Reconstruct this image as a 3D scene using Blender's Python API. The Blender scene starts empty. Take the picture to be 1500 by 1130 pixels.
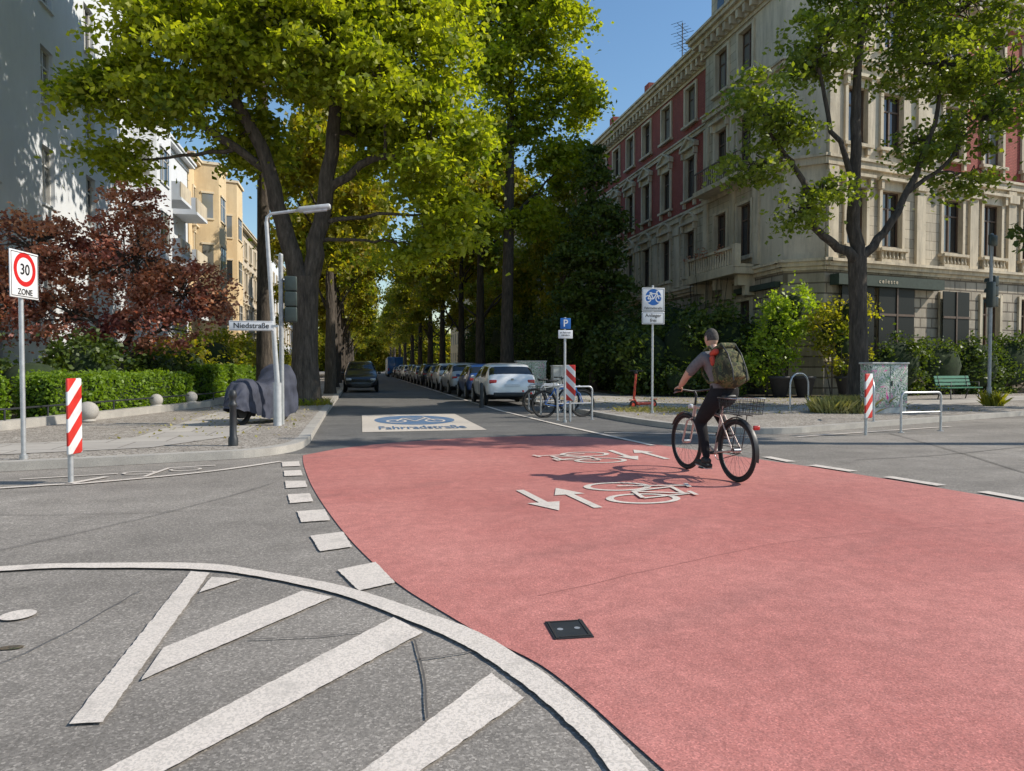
import bpy, bmesh, math, random
import numpy as np
from mathutils import Vector, Matrix, Euler
random.seed(7); np.random.seed(7)
scene=bpy.context.scene
scene.view_settings.view_transform='Standard'
try: scene.view_settings.look='None'
except Exception: pass
scene.view_settings.exposure=0
COL=scene.collection

# ------------------------------------------------------------ materials
MATS={}
class NT:
    def __init__(s,name):
        s.m=bpy.data.materials.new(name); s.m.use_nodes=True
        s.t=s.m.node_tree; s.b=s.t.nodes['Principled BSDF']; MATS[name]=s.m
        s.tc=None
    def n(s,ty,**k):
        nd=s.t.nodes.new(ty)
        for a,v in k.items(): setattr(nd,a,v)
        return nd
    def l(s,a,b): s.t.links.new(a,b)
    def co(s,kind='Object'):
        if s.tc is None: s.tc=s.n('ShaderNodeTexCoord')
        return s.tc.outputs[kind]
    def noise(s,scale,detail=4,rough=.55,vec=None,dist=0):
        nd=s.n('ShaderNodeTexNoise'); nd.inputs['Scale'].default_value=scale
        nd.inputs['Detail'].default_value=detail; nd.inputs['Roughness'].default_value=rough; nd.inputs['Distortion'].default_value=dist
        s.l(vec or s.co(),nd.inputs['Vector']); return nd.outputs['Fac']
    def vor(s,scale,feature='F1',vec=None,out='Distance'):
        nd=s.n('ShaderNodeTexVoronoi',feature=feature); nd.inputs['Scale'].default_value=scale
        s.l(vec or s.co(),nd.inputs['Vector']); return nd.outputs[out]
    def ramp(s,fac,stops):
        nd=s.n('ShaderNodeValToRGB'); cr=nd.color_ramp
        while len(cr.elements)<len(stops): cr.elements.new(.5)
        for e,(p,c) in zip(cr.elements,stops):
            e.position=p; e.color=(c[0],c[1],c[2],1) if not isinstance(c,(int,float)) else (c,c,c,1)
        s.l(fac,nd.inputs['Fac']); return nd.outputs['Color']
    def mix(s,f,a,b,mode='MIX'):
        nd=s.n('ShaderNodeMix',data_type='RGBA',blend_type=mode)
        for i,v in ((0,f),(6,a),(7,b)):
            if isinstance(v,bpy.types.NodeSocket): s.l(v,nd.inputs[i])
            elif isinstance(v,(int,float)): nd.inputs[i].default_value=v if i==0 else (v,v,v,1)
            else: nd.inputs[i].default_value=(v[0],v[1],v[2],1)
        return nd.outputs[2]
    def math(s,op,a,b=None):
        nd=s.n('ShaderNodeMath',operation=op)
        for i,v in ((0,a),(1,b)):
            if v is None: continue
            if isinstance(v,bpy.types.NodeSocket): s.l(v,nd.inputs[i])
            else: nd.inputs[i].default_value=v
        return nd.outputs[0]
    def mapped(s,scale=(1,1,1),loc=(0,0,0),rot=(0,0,0)):
        mp=s.n('ShaderNodeMapping'); mp.inputs['Scale'].default_value=scale; mp.inputs['Location'].default_value=loc; mp.inputs['Rotation'].default_value=rot; s.l(s.co(),mp.inputs[0]); return mp.outputs[0]
    def bump(s,h,st=.3,d=.01):
        nd=s.n('ShaderNodeBump'); nd.inputs['Strength'].default_value=st; nd.inputs['Distance'].default_value=d
        s.l(h,nd.inputs['Height']); s.l(nd.outputs[0],s.b.inputs['Normal'])
    def base(s,c):
        if isinstance(c,bpy.types.NodeSocket): s.l(c,s.b.inputs['Base Color'])
        else: s.b.inputs['Base Color'].default_value=(c[0],c[1],c[2],1)
    def set(s,**k):
        for a,v in k.items(): s.b.inputs[a.replace('_',' ')].default_value=v
    def constant(s):
        for nd in s.t.nodes:
            if nd.type=='VALTORGB': nd.color_ramp.interpolation='CONSTANT'

def simple(name,c,rough=.6,metal=0,var=.25,scale=8,coat=0):
    t=NT(name); n=t.noise(scale,5)
    t.base(t.ramp(n,[(.3,[x*(1-var) for x in c]),(.7,[min(1,x*(1+var*.5)) for x in c])]))
    t.set(Roughness=rough,Metallic=metal)
    if coat: t.b.inputs['Coat Weight'].default_value=coat
    return t.m

def asphalt(name,c,c2,spk=1):
    t=NT(name)
    big=t.noise(.35,6,.6); mid=t.noise(2.2,6,.65)
    sp=t.vor(105,out='Color'); spn=t.n('ShaderNodeSeparateColor'); t.l(sp,spn.inputs[0])
    fine=t.noise(160,2)
    b=t.ramp(big,[(.3,c),(.68,c2)])
    b=t.mix(t.ramp(mid,[(.35,0),(.75,.6)]),b,[x*.68 for x in c])
    streak=t.noise(.9,5,.6,t.mapped((.25,1.6,1),rot=(0,0,.35)))
    b=t.mix(t.ramp(streak,[(.45,0),(.7,.4)]),b,[x*.55 for x in c])
    agg=t.ramp(spn.outputs[0],[(0,.55),(.55,.95),(.84,1.2),(1,1.9)])
    b=t.mix(.7*spk,b,agg,'MULTIPLY')
    oil=t.noise(1.1,3,.5); b=t.mix(t.ramp(oil,[(.66,0),(.74,.4)]),b,[x*.5 for x in c])
    t.base(b); t.set(Roughness=.88); t.b.inputs['Specular IOR Level'].default_value=.25
    t.bump(t.math('ADD',fine,spn.outputs[1]),.4,.005); return t.m
asphalt('asphalt',(.235,.212,.186),(.34,.308,.27))
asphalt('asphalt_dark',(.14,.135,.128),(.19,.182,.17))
simple('seam',(.11,.10,.09),.9)
simple('crack_red',(.36,.15,.13),.9)

def paint(name,c,wear,under,wsc=2.0,fine=.3):
    t=NT(name)
    n1=t.noise(wsc,8,.7); n2=t.noise(70,3,.6); n3=t.noise(.5,4)
    sp=t.vor(110,out='Color'); sn=t.n('ShaderNodeSeparateColor'); t.l(sp,sn.inputs[0])
    b=t.mix(t.ramp(n3,[(.3,0),(.7,1)]),[x*.84 for x in c],c)
    b=t.mix(t.ramp(n1,[(wear,0),(wear+.14,.6)]),b,under)
    m=t.ramp(t.math('ADD',t.math('MULTIPLY',sn.outputs[0],.5),n2),[(.74,0),(.88,fine)])
    b=t.mix(m,b,under); t.base(b); t.set(Roughness=.75); t.b.inputs['Specular IOR Level'].default_value=.3
    t.bump(t.math('ADD',n2,sn.outputs[1]),.4,.006); return t
paint('white_paint',(.74,.66,.58),.53,(.42,.38,.335),4.0,.55)
paint('panel_paint',(.62,.55,.47),.58,(.34,.31,.28),2,.4)
paint('blue_paint',(.07,.16,.30),.5,(.25,.26,.28),3,.4)
t=paint('red_paint',(.54,.185,.158),.56,(.42,.17,.15),1.3,.5)
src=t.b.inputs['Base Color'].links[0].from_socket
pk=t.ramp(t.noise(.28,6,.65),[(.36,0),(.62,.65)]); b=t.mix(pk,src,(.64,.275,.235))
sp=t.n('ShaderNodeTexWave',wave_type='RINGS',rings_direction='Z'); t.l(t.mapped(loc=(2.5,-14,0)),sp.inputs['Vector']); sp.inputs['Scale'].default_value=.21; sp.inputs['Distortion'].default_value=2.4; sp.inputs['Detail'].default_value=5; sp.inputs['Detail Scale'].default_value=.9
k=t.ramp(sp.outputs['Fac'],[(.9,0),(.99,1)]); k2=t.ramp(t.noise(.4,4,.6,t.mapped(loc=(7,1,2))),[(.48,0),(.64,.28)])
b=t.mix(t.math('MULTIPLY',k,k2),b,(.27,.13,.115))
st=t.ramp(t.noise(.8,6,.65),[(.52,0),(.74,.4)]); b=t.mix(st,b,(.43,.155,.135))
s2=t.ramp(t.noise(1.2,6,.7,t.mapped((.3,1.5,1),rot=(0,0,-.5))),[(.5,0),(.72,.3)]); b=t.mix(s2,b,(.41,.16,.14))
gr=t.ramp(t.noise(7,6,.75),[(.4,.82),(.65,1.07)]); b=t.mix(.85,b,gr,'MULTIPLY')
sc_=t.vor(150,out='Color'); sn=t.n('ShaderNodeSeparateColor'); t.l(sc_,sn.inputs[0]); b=t.mix(.8,b,t.ramp(sn.outputs[2],[(0,.65),(.5,.98),(.85,1.06),(1,1.45)]),'MULTIPLY')
t.base(b)

t=NT('cobbles'); d=t.vor(13,'DISTANCE_TO_EDGE'); c=t.vor(13,out='Color'); sc=t.n('ShaderNodeSeparateColor'); t.l(c,sc.inputs[0])
b=t.ramp(sc.outputs[0],[(0,(.26,.23,.195)),(.5,(.37,.33,.285)),(1,(.50,.455,.395))]); b=t.mix(t.ramp(t.noise(.5,5),[(.35,.0),(.7,.55)]),b,(.2,.17,.14))
b=t.mix(t.ramp(d,[(.02,1),(.07,0)]),b,(.11,.09,.07)); t.base(b); t.set(Roughness=.85); t.bump(t.ramp(d,[(0,0),(.12,1)]),.6,.01)
t=NT('slabs'); br=t.n('ShaderNodeTexBrick'); t.l(t.co(),br.inputs['Vector']); br.inputs['Scale'].default_value=1; br.inputs['Brick Width'].default_value=.9; br.inputs['Row Height'].default_value=.9
br.inputs['Mortar Size'].default_value=.012; br.inputs['Color1'].default_value=(.48,.44,.385,1); br.inputs['Color2'].default_value=(.37,.34,.305,1); br.inputs['Mortar'].default_value=(.12,.10,.085,1)
t.base(t.mix(t.ramp(t.noise(1.3,6),[(.35,0),(.7,.5)]),br.outputs[0],(.28,.25,.215))); t.set(Roughness=.85); t.bump(t.noise(60,3),.2,.005)
t=NT('kerb_stone'); b=t.ramp(t.noise(3,6),[(.3,(.36,.335,.30)),(.7,(.51,.475,.42))]); sp=t.noise(120,2)
t.base(t.mix(t.ramp(sp,[(.4,.5),(.6,0)]),b,(.2,.19,.175))); t.set(Roughness=.8)
t=NT('soil'); t.base(t.ramp(t.noise(6,8,.7),[(.3,(.05,.038,.025)),(.6,(.11,.085,.055)),(.75,(.07,.11,.03))])); t.set(Roughness=.95); t.bump(t.noise(20,6),.8,.05)

def facade_vec(t):
    s=t.n('ShaderNodeSeparateXYZ'); t.l(t.co(),s.inputs[0])
    cb=t.n('ShaderNodeCombineXYZ'); t.l(t.math('ADD',s.outputs[0],s.outputs[1]),cb.inputs[0]); t.l(s.outputs[2],cb.inputs[1]); return cb.outputs[0]
def stone(name,c,c2,stain=(.12,.105,.085),joint=None,st=.6,bump=.3):
    t=NT(name); n=t.noise(.8,7,.65); b=t.ramp(n,[(.3,c),(.7,c2)])
    s=t.noise(1.4,6,.7,t.mapped((1.6,1.6,.22))); b=t.mix(t.ramp(s,[(.44,0),(.72,st)]),b,stain)
    pt=t.noise(2.6,7,.75); b=t.mix(t.ramp(pt,[(.55,0),(.62,.35*st)]),b,[x*.6 for x in c])
    h=t.noise(25,4)
    if joint:
        br=t.n('ShaderNodeTexBrick'); t.l(facade_vec(t),br.inputs['Vector']); br.inputs['Scale'].default_value=1
        br.inputs['Brick Width'].default_value=joint[0]; br.inputs['Row Height'].default_value=joint[1]; br.inputs['Mortar Size'].default_value=joint[2]
        br.inputs['Mortar Smooth'].default_value=.3; br.inputs['Color1'].default_value=(1,1,1,1); br.inputs['Color2'].default_value=(.8,.8,.8,1); br.inputs['Mortar'].default_value=(.38,.36,.34,1)
        b=t.mix(1,b,br.outputs[0],'MULTIPLY'); h=br.outputs['Color']
    t.base(b); t.set(Roughness=.85); t.bump(h,bump,.03); return t.m
stone('stone_wall',(.54,.46,.33),(.66,.57,.43),joint=(1.1,.42,.012),st=.65)
stone('stone_trim',(.58,.49,.35),(.72,.62,.46),stain=(.20,.165,.12),st=.7)
stone('stone_rustic',(.38,.325,.25),(.52,.45,.35),joint=(.9,.45,.04),bump=.9)
stone('render_plain',(.60,.52,.39),(.70,.61,.47),stain=(.28,.24,.18),st=.7)
stone('red_brick',(.37,.085,.062),(.46,.12,.09),stain=(.2,.065,.05),joint=(.25,.075,.012))
stone('white_render',(.66,.68,.70),(.72,.74,.76),stain=(.55,.55,.55),st=.2,bump=.1)
stone('yellow_render',(.70,.52,.29),(.78,.61,.37),stain=(.48,.34,.2),st=.4)
stone('yellow_trim',(.74,.61,.42),(.80,.69,.5),stain=(.5,.39,.26),st=.3)
stone('beige_render',(.55,.46,.34),(.63,.54,.42),st=.3)
simple('roof_dark',(.09,.075,.075),.8)
simple('roof_tile',(.25,.09,.06),.8,scale=20)
t=NT('window_glass'); g=t.n('ShaderNodeNewGeometry'); c=t.ramp(g.outputs['Random Per Island'],[(0,(.012,.014,.016)),(.55,(.035,.04,.05)),(.65,(.22,.22,.21)),(1,(.12,.12,.115))])
t.base(c); t.set(Roughness=.05); t.b.inputs['Specular IOR Level'].default_value=1.0
simple('window_frame',(.62,.6,.56),.5,var=.1); simple('window_frame_dark',(.12,.075,.05),.5)
t=NT('shop_dark'); t.base((.014,.017,.015)); t.set(Roughness=.5); t.b.inputs['Specular IOR Level'].default_value=.2
simple('awning_green',(.045,.065,.05),.8)

def leaf(name,stops,trans=.45,tcol=(1.0,1.0,.25),gain=2.1,sh=.55):
    t=NT(name); g=t.n('ShaderNodeNewGeometry'); r=g.outputs['Random Per Island']
    c=t.ramp(r,stops); n=t.noise(sh,3); c=t.mix(t.ramp(n,[(.35,.0),(.65,.5)]),c,[x*1.35 if i<2 else x*.8 for i,x in enumerate(stops[-1][1])])
    t.base(c); t.set(Roughness=.45); t.b.inputs['Specular IOR Level'].default_value=.35
    tr=t.n('ShaderNodeBsdfTranslucent')
    gn=t.mix(1,t.mix(1,c,tcol,'MULTIPLY'),(gain,gain,gain*.8),'MULTIPLY'); t.l(gn,tr.inputs[0])
    mx=t.n('ShaderNodeMixShader'); mx.inputs[0].default_value=trans
    t.l(t.b.outputs[0],mx.inputs[1]); t.l(tr.outputs[0],mx.inputs[2]); t.l(mx.outputs[0],t.t.nodes['Material Output'].inputs[0]); return t.m
leaf('leaf_chestnut',[(0,(.075,.12,.016)),(.45,(.16,.21,.024)),(1,(.32,.33,.042))],.5,gain=2.3)
leaf('leaf_street',[(0,(.065,.11,.018)),(.5,(.13,.18,.024)),(.9,(.22,.25,.032)),(1,(.31,.22,.05))],.5,gain=2.3)
leaf('leaf_maple_green',[(0,(.06,.10,.024)),(.6,(.11,.155,.034)),(1,(.22,.25,.05))],.42,gain=2.3)
leaf('leaf_dark',[(0,(.028,.055,.016)),(.6,(.055,.09,.024)),(1,(.10,.135,.034))],.3)
leaf('leaf_hedge',[(0,(.07,.12,.016)),(.6,(.12,.20,.026)),(1,(.20,.29,.04))],.4)
leaf('leaf_red',[(0,(.11,.032,.034)),(.5,(.25,.085,.08)),(.88,(.40,.17,.145)),(1,(.50,.30,.24))],.4,(1,.65,.55),1.7)
leaf('leaf_dry',[(0,(.32,.26,.12)),(.6,(.46,.37,.18)),(1,(.26,.26,.09))],.3,gain=1.2)
leaf('leaf_bright',[(0,(.11,.19,.022)),(.6,(.19,.28,.04)),(1,(.30,.37,.07))],.45)
t=NT('bark'); n=t.noise(1.6,8,.7,t.mapped((7,7,1.3)))
t.base(t.ramp(n,[(.32,(.03,.024,.019)),(.55,(.09,.072,.056)),(.75,(.18,.148,.115))])); t.set(Roughness=.95); t.bump(n,1,.06)
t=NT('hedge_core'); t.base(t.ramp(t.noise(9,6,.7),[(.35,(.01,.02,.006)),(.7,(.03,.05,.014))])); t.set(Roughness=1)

simple('galv_steel',(.54,.55,.56),.42,.6,.2,14); simple('grey_pole',(.38,.39,.39),.5,.2,.2,14); simple('lamp_grey',(.50,.51,.51),.5,.1,.2)
simple('sign_white',(.78,.78,.78),.4,0,.08); simple('sign_blue',(.01,.12,.42),.4,0,.1); simple('sign_red',(.6,.02,.02),.4,0,.1); simple('sign_black',(.015,.015,.015),.5,0,.1)
simple('iron_dark',(.04,.043,.046),.5,.3); simple('signal_green',(.03,.045,.04),.5); simple('rubber',(.02,.02,.02),.8); simple('black_plastic',(.02,.02,.021),.45)
simple('cabinet_grey',(.46,.47,.45),.6); simple('bench_green',(.03,.17,.09),.5); simple('scooter_red',(.65,.07,.035),.35,coat=.4)
simple('cover_navy',(.048,.053,.078),.75,0,.4,5)
simple('car_rim',(.5,.51,.52),.35,.7); simple('tail_lamp',(.45,.01,.01),.2,coat=.6); simple('head_lamp',(.6,.62,.65),.1,coat=.6)
t=NT('car_glass'); t.base((.015,.018,.02)); t.set(Roughness=.04); t.b.inputs['Specular IOR Level'].default_value=.9
for nm,c in dict(car_white=(.80,.80,.79),car_blue=(.02,.07,.24),car_silver=(.46,.47,.48),car_black=(.015,.016,.02),car_grey=(.13,.135,.14),van_blue=(.03,.15,.45),car_red=(.3,.03,.03)).items():
    simple(nm,c,.28,.1,.08,3,coat=.7)
simple('skin',(.58,.35,.25),.5,0,.12,20); simple('skin_head',(.58,.36,.26),.5,0,.12,20); simple('hair',(.085,.075,.065),.9,0,.6,60); simple('shirt',(.17,.16,.16),.9,0,.2,30); simple('trousers',(.012,.012,.014),.95,0,.3,10); simple('shoe',(.02,.02,.02),.6)
simple('strap_red',(.55,.07,.04),.8); simple('bike_frame',(.55,.44,.39),.35,.2,.1,coat=.4); simple('chrome',(.5,.5,.5),.3,.9); simple('terracotta',(.035,.035,.038),.7)
t=NT('camo'); c=t.ramp(t.noise(13,3),[(.38,(.04,.042,.022)),(.47,(.13,.12,.05)),(.55,(.06,.08,.03)),(.64,(.21,.18,.09))]); t.base(c); t.set(Roughness=.9); t.constant()
t=NT('graffiti'); n=t.noise(2.6,2,.5,dist=3.0)
c=t.ramp(n,[(0,(.55,.56,.53)),(.40,(.03,.12,.05)),(.445,(.62,.62,.6)),(.475,(.10,.24,.12)),(.515,(.55,.56,.53)),(.55,(.02,.06,.03)),(.575,(.6,.6,.58)),(.60,(.62,.05,.28)),(.635,(.5,.52,.49))]); t.constant()
t.base(c); t.set(Roughness=.5)
t=NT('beacon_stripes'); s=t.n('ShaderNodeSeparateXYZ'); t.l(t.co(),s.inputs[0]); f=t.math('FRACT',t.math('MULTIPLY',t.math('ADD',t.math('ADD',s.outputs[0],s.outputs[2]),5.06),3.2))
rp=t.math('GREATER_THAN',f,.5)
dirt=t.ramp(t.noise(6,6),[(.35,.75),(.65,1)]); t.base(t.mix(1,t.mix(rp,(.78,.78,.77),(.66,.035,.025)),dirt,'MULTIPLY')); t.set(Roughness=.4)

# ------------------------------------------------------------ mesh builder
class MB:
    def __init__(s): s.v=[];s.f=[];s.mi=[];s.mats=[];s.sm=[]
    def m(s,n):
        if n not in s.mats: s.mats.append(n)
        return s.mats.index(n)
    def add(s,vs,fs,mat,smooth=False):
        o=len(s.v); s.v+= [tuple(p) for p in vs]; k=s.m(mat)
        for f in fs: s.f.append([i+o for i in f]); s.mi.append(k); s.sm.append(smooth)
    def poly(s,pts,mat): s.add(pts,[list(range(len(pts)))],mat)
    def box(s,c,sz,mat,M=None):
        x,y,z=[a/2 for a in sz]; vs=[Vector((i*x,j*y,k*z)) for i in(-1,1) for j in(-1,1) for k in(-1,1)]
        if M is not None: vs=[M@p for p in vs]
        c=Vector(c); vs=[p+c for p in vs]
        s.add(vs,[(0,1,3,2),(4,6,7,5),(0,4,5,1),(2,3,7,6),(0,2,6,4),(1,5,7,3)],mat)
    def rbox(s,c,sz,r,mat,M=None,seg=3):
        bm=bmesh.new(); bmesh.ops.create_cube(bm,size=1)
        for v in bm.verts: v.co=Vector((v.co.x*sz[0],v.co.y*sz[1],v.co.z*sz[2]))
        bmesh.ops.bevel(bm,geom=bm.edges[:],offset=r,segments=seg,profile=.5,affect='EDGES')
        c=Vector(c); vs=[(M@v.co if M is not None else v.co)+c for v in bm.verts]; bm.verts.index_update()
        s.add(vs,[[v.index for v in f.verts] for f in bm.faces],mat,True); bm.free()
    def tube(s,path,rad,mat,seg=8,caps=True,closed=False):
        path=[Vector(p) for p in path]; n=len(path)
        if isinstance(rad,(int,float)): rad=[rad]*n
        vs=[];prev=None
        for i,p in enumerate(path):
            if closed: d=path[(i+1)%n]-path[i-1]
            else: d=path[min(i+1,n-1)]-path[max(i-1,0)]
            if d.length<1e-9: d=Vector((0,0,1))
            d.normalize()
            if prev is None:
                a=Vector((0,0,1)) if abs(d.z)<.9 else Vector((1,0,0)); u=d.cross(a).normalized()
            else:
                u=prev-d*prev.dot(d); u=u.normalized() if u.length>1e-6 else d.orthogonal().normalized()
            prev=u; w=d.cross(u)
            for k in range(seg):
                a=2*math.pi*k/seg; vs.append(p+(u*math.cos(a)+w*math.sin(a))*rad[i])
        fs=[]
        for i in range(n if closed else n-1):
            j=(i+1)%n
            for k in range(seg):
                k2=(k+1)%seg; fs.append((i*seg+k,i*seg+k2,j*seg+k2,j*seg+k))
        s.add(vs,fs,mat,True)
        if caps and not closed: 
            s.add(vs[:seg],[list(range(seg))[::-1]],mat); s.add(vs[-seg:],[list(range(seg))],mat)
    def cyl(s,a,b,r,mat,seg=16,r2=None): s.tube([a,b],[r,r if r2 is None else r2],mat,seg)
    def lathe(s,c,prof,mat,seg=16):
        vs=[];n=len(prof)
        for r,z in prof:
            for k in range(seg):
                a=2*math.pi*k/seg; vs.append((c[0]+r*math.cos(a),c[1]+r*math.sin(a),c[2]+z))
        s.add(vs,[(i*seg+k,i*seg+(k+1)%seg,(i+1)*seg+(k+1)%seg,(i+1)*seg+k) for i in range(n-1) for k in range(seg)],mat,True)
    def ball(s,c,r,mat,seg=16):
        if isinstance(r,(int,float)): r=(r,r,r)
        vs=[];n=seg//2
        for i in range(n+1):
            t=math.pi*i/n
            for k in range(seg):
                a=2*math.pi*k/seg; vs.append((c[0]+r[0]*math.sin(t)*math.cos(a),c[1]+r[1]*math.sin(t)*math.sin(a),c[2]+r[2]*math.cos(t)))
        s.add(vs,[(i*seg+k,(i+1)*seg+k,(i+1)*seg+(k+1)%seg,i*seg+(k+1)%seg) for i in range(n) for k in range(seg)],mat,True)
    def disc(s,c,r,nrm,mat,seg=28,r2=None,sc=(1,1)):
        n=Vector(nrm).normalized(); u=n.cross(Vector((0,0,1))); u=u.normalized() if u.length>.01 else Vector((1,0,0)); w=n.cross(u); c=Vector(c)
        ring=lambda R:[c+u*math.cos(2*math.pi*k/seg)*R*sc[0]+w*math.sin(2*math.pi*k/seg)*R*sc[1] for k in range(seg)]
        if r2 is None: s.add(ring(r),[list(range(seg))],mat)
        else: s.add(ring(r)+ring(r2),[(k,(k+1)%seg,seg+(k+1)%seg,seg+k) for k in range(seg)],mat)
    def build(s,name,parent=None,loc=None):
        me=bpy.data.meshes.new(name); me.from_pydata(s.v,[],s.f)
        for n in s.mats: me.materials.append(MATS[n])
        me.polygons.foreach_set('material_index',s.mi); me.polygons.foreach_set('use_smooth',s.sm); me.update()
        o=bpy.data.objects.new(name,me); COL.objects.link(o)
        if parent: o.parent=parent
        if loc: o.location=loc
        return o
def empty(name,loc=(0,0,0),rz=0):
    o=bpy.data.objects.new(name,None); COL.objects.link(o); o.location=loc; o.rotation_euler=(0,0,rz); o.empty_display_size=.2; return o
def text(body,loc,size,rot,mat,parent,name='lettering',sx=1,sy=1,align='CENTER'):
    cu=bpy.data.curves.new(name,'FONT'); cu.body=body; cu.size=size; cu.align_x=align; cu.align_y='CENTER'; cu.materials.append(MATS[mat]); cu.offset=size*.012
    o=bpy.data.objects.new(name,cu); COL.objects.link(o); o.location=loc; o.rotation_euler=rot; o.scale=(sx,sy,1); o.parent=parent; return o

# ------------------------------------------------------------ ground, roads, pavements
g=MB(); S=600; g.poly([(-S,-S,0),(S,-S,0),(S,S,0),(-S,S,0)],'asphalt'); g.build('ground')
def smooth(pts,n=6):
    P=[Vector((p[0],p[1],0)) for p in pts]; out=[]
    for i in range(len(P)-1):
        p0=P[max(i-1,0)];p1=P[i];p2=P[i+1];p3=P[min(i+2,len(P)-1)]
        for k in range(n):
            t=k/n; q=.5*((2*p1)+(p2-p0)*t+(2*p0-5*p1+4*p2-p3)*t*t+(3*p1-p0-3*p2+p3)*t**3); out.append((q.x,q.y))
    out.append((P[-1].x,P[-1].y)); return out
def strip(mb,pts,w,z,mat,h=0):
    P=[Vector((p[0],p[1],0)) for p in pts]; L=[];R=[]
    for i,p in enumerate(P):
        d=(P[min(i+1,len(P)-1)]-P[max(i-1,0)]).normalized(); n=Vector((-d.y,d.x,0)); L.append(p+n*w/2); R.append(p-n*w/2)
    for i in range(len(P)-1):
        q=[L[i],L[i+1],R[i+1],R[i]]; mb.poly([(a.x,a.y,z) for a in q][::-1],mat)
        if h:
            mb.poly([(L[i].x,L[i].y,z),(L[i+1].x,L[i+1].y,z),(L[i+1].x,L[i+1].y,z-h),(L[i].x,L[i].y,z-h)],mat)
            mb.poly([(R[i].x,R[i].y,z),(R[i+1].x,R[i+1].y,z),(R[i+1].x,R[i+1].y,z-h),(R[i].x,R[i].y,z-h)],mat)
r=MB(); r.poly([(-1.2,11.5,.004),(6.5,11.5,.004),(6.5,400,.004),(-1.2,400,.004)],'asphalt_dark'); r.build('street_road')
kL=[(-1.07,300),(-1.07,60),(-1.05,30),(-1.05,19.6),(-.99,13)]+smooth([(-.99,13),(-1.12,11.9),(-1.6,11.2),(-2.5,10.9),(-4.6,10.35),(-8,9.4)],5)[1:]+[(-60,-5)]
kR=[(6.3,300),(6.3,60),(6.3,26),(6.3,19.5)]+smooth([(6.3,19.5),(6.5,15.8),(6.95,13.9),(7.74,13.0),(8.6,12.95),(9.42,13.24),(12,14.2)],5)[1:]+[(18.04,16.36),(90,42.5)]
def block(name,k,far):
    mb=MB(); z=.12; poly=k+far
    mb.poly([(x,y,z) for x,y in poly],'cobbles'); strip(mb,k,.2,z+.004,'kerb_stone',.12); return mb.build(name)
block('pavement',kL,[(-60,300)]); block('pavement',kR,[(90,300)]); block('pavement',[(90,24),(20,1.5),(11.5,-1),(10,-4),(10,-60)],[(90,-60)])
sl=MB(); strip(sl,[(-3.0,200),(-3.0,13.5),(-3.6,12.4),(-5.5,11.9),(-9,11),(-60,-3)],1.7,.128,'slabs')
strip(sl,[(9.3,200),(9.3,20),(10.5,17.8),(18.5,20.8),(80,43)],2.0,.128,'slabs'); sl.build('pavement_slabs')

mk=MB(); z=.008
red=smooth([(.98,2.18),(.93,2.44),(.87,2.76),(.78,3.09),(.62,3.41),(.44,3.84),(.21,4.45),(-.05,5.46),(-.31,6.81),(-.57,8.44),(-.79,10.25),(-.87,11.2)],4)+smooth([(-.87,11.2),(-.1,12.27),(1.37,13.1),(2.99,13.41),(4.24,13.01),(4.99,11.51),(5.69,9.24),(5.95,8.36),(6.16,7.36),(6.36,6.22),(6.44,5.6)],4)[1:]+[(6.6,3),(6,-3),(1.2,-3),(1.02,1.2)]
mk.poly([(x,y,z) for x,y in red][::-1],'red_paint'); mk.build('red_cycle_crossing')
mk=MB(); z=.012
tar=MB()
rj=random.Random(4)
def ragged(pts,step=.035,a=.0035):
    out=[]
    for i in range(len(pts)):
        A=Vector((pts[i][0],pts[i][1])); Bq=Vector((pts[(i+1)%len(pts)][0],pts[(i+1)%len(pts)][1])); d=Bq-A; n=max(1,int(d.length/step)); nn=Vector((-d.y,d.x)).normalized()
        for k in range(n):
            p=A+d*(k/n)+nn*rj.uniform(-a,a); out.append((p.x,p.y))
    return out
B=[(-1.10,10.46),(-.87,10.49),(-.81,9.98),(-1.04,9.96),(-.98,9.56),(-.77,9.58),(-.71,9.10),(-.93,9.09),(-.88,8.70),(-.65,8.66),(-.59,8.21),(-.82,8.17),(-.76,7.77),(-.54,7.80),(-.47,7.32),(-.69,7.26),(-.59,6.84),(-.34,6.88),(-.27,6.38),(-.51,6.35),(-.40,5.82),(-.15,5.91),(-.07,5.40),(-.30,5.31),(-.16,4.80),(.09,4.94),(.20,4.44),(-.02,4.32)]
for i in range(0,len(B),4): mk.poly([(x,y,z) for x,y in ragged(B[i:i+4])][::-1],'white_paint')
U=smooth([(-8,4.2),(-4,5.15),(-2.37,5.34),(-1.73,5.29),(-1.04,5.13),(-.57,4.81),(-.12,4.43),(.26,3.96),(.57,3.51),(.76,3.02),(.87,2.59),(.92,2.2),(.97,1.2)],14)
Lw=smooth([(-8,4.08),(-4,5.03),(-2.32,5.22),(-1.69,5.16),(-1.01,4.97),(-.55,4.66),(-.12,4.25),(.21,3.79),(.48,3.35),(.65,2.92),(.75,2.55),(.80,2.22),(.84,1.2)],14)
jt=lambda q:[(x+rj.uniform(-.003,.003),y+rj.uniform(-.003,.003)) for x,y in q]
U=jt(U);Lw=jt(Lw)
for i in range(len(U)-1): mk.poly([(U[i][0],U[i][1],z+.003),(Lw[i][0],Lw[i][1],z+.003),(Lw[i+1][0],Lw[i+1][1],z+.003),(U[i+1][0],U[i+1][1],z+.003)],'white_paint')
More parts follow.
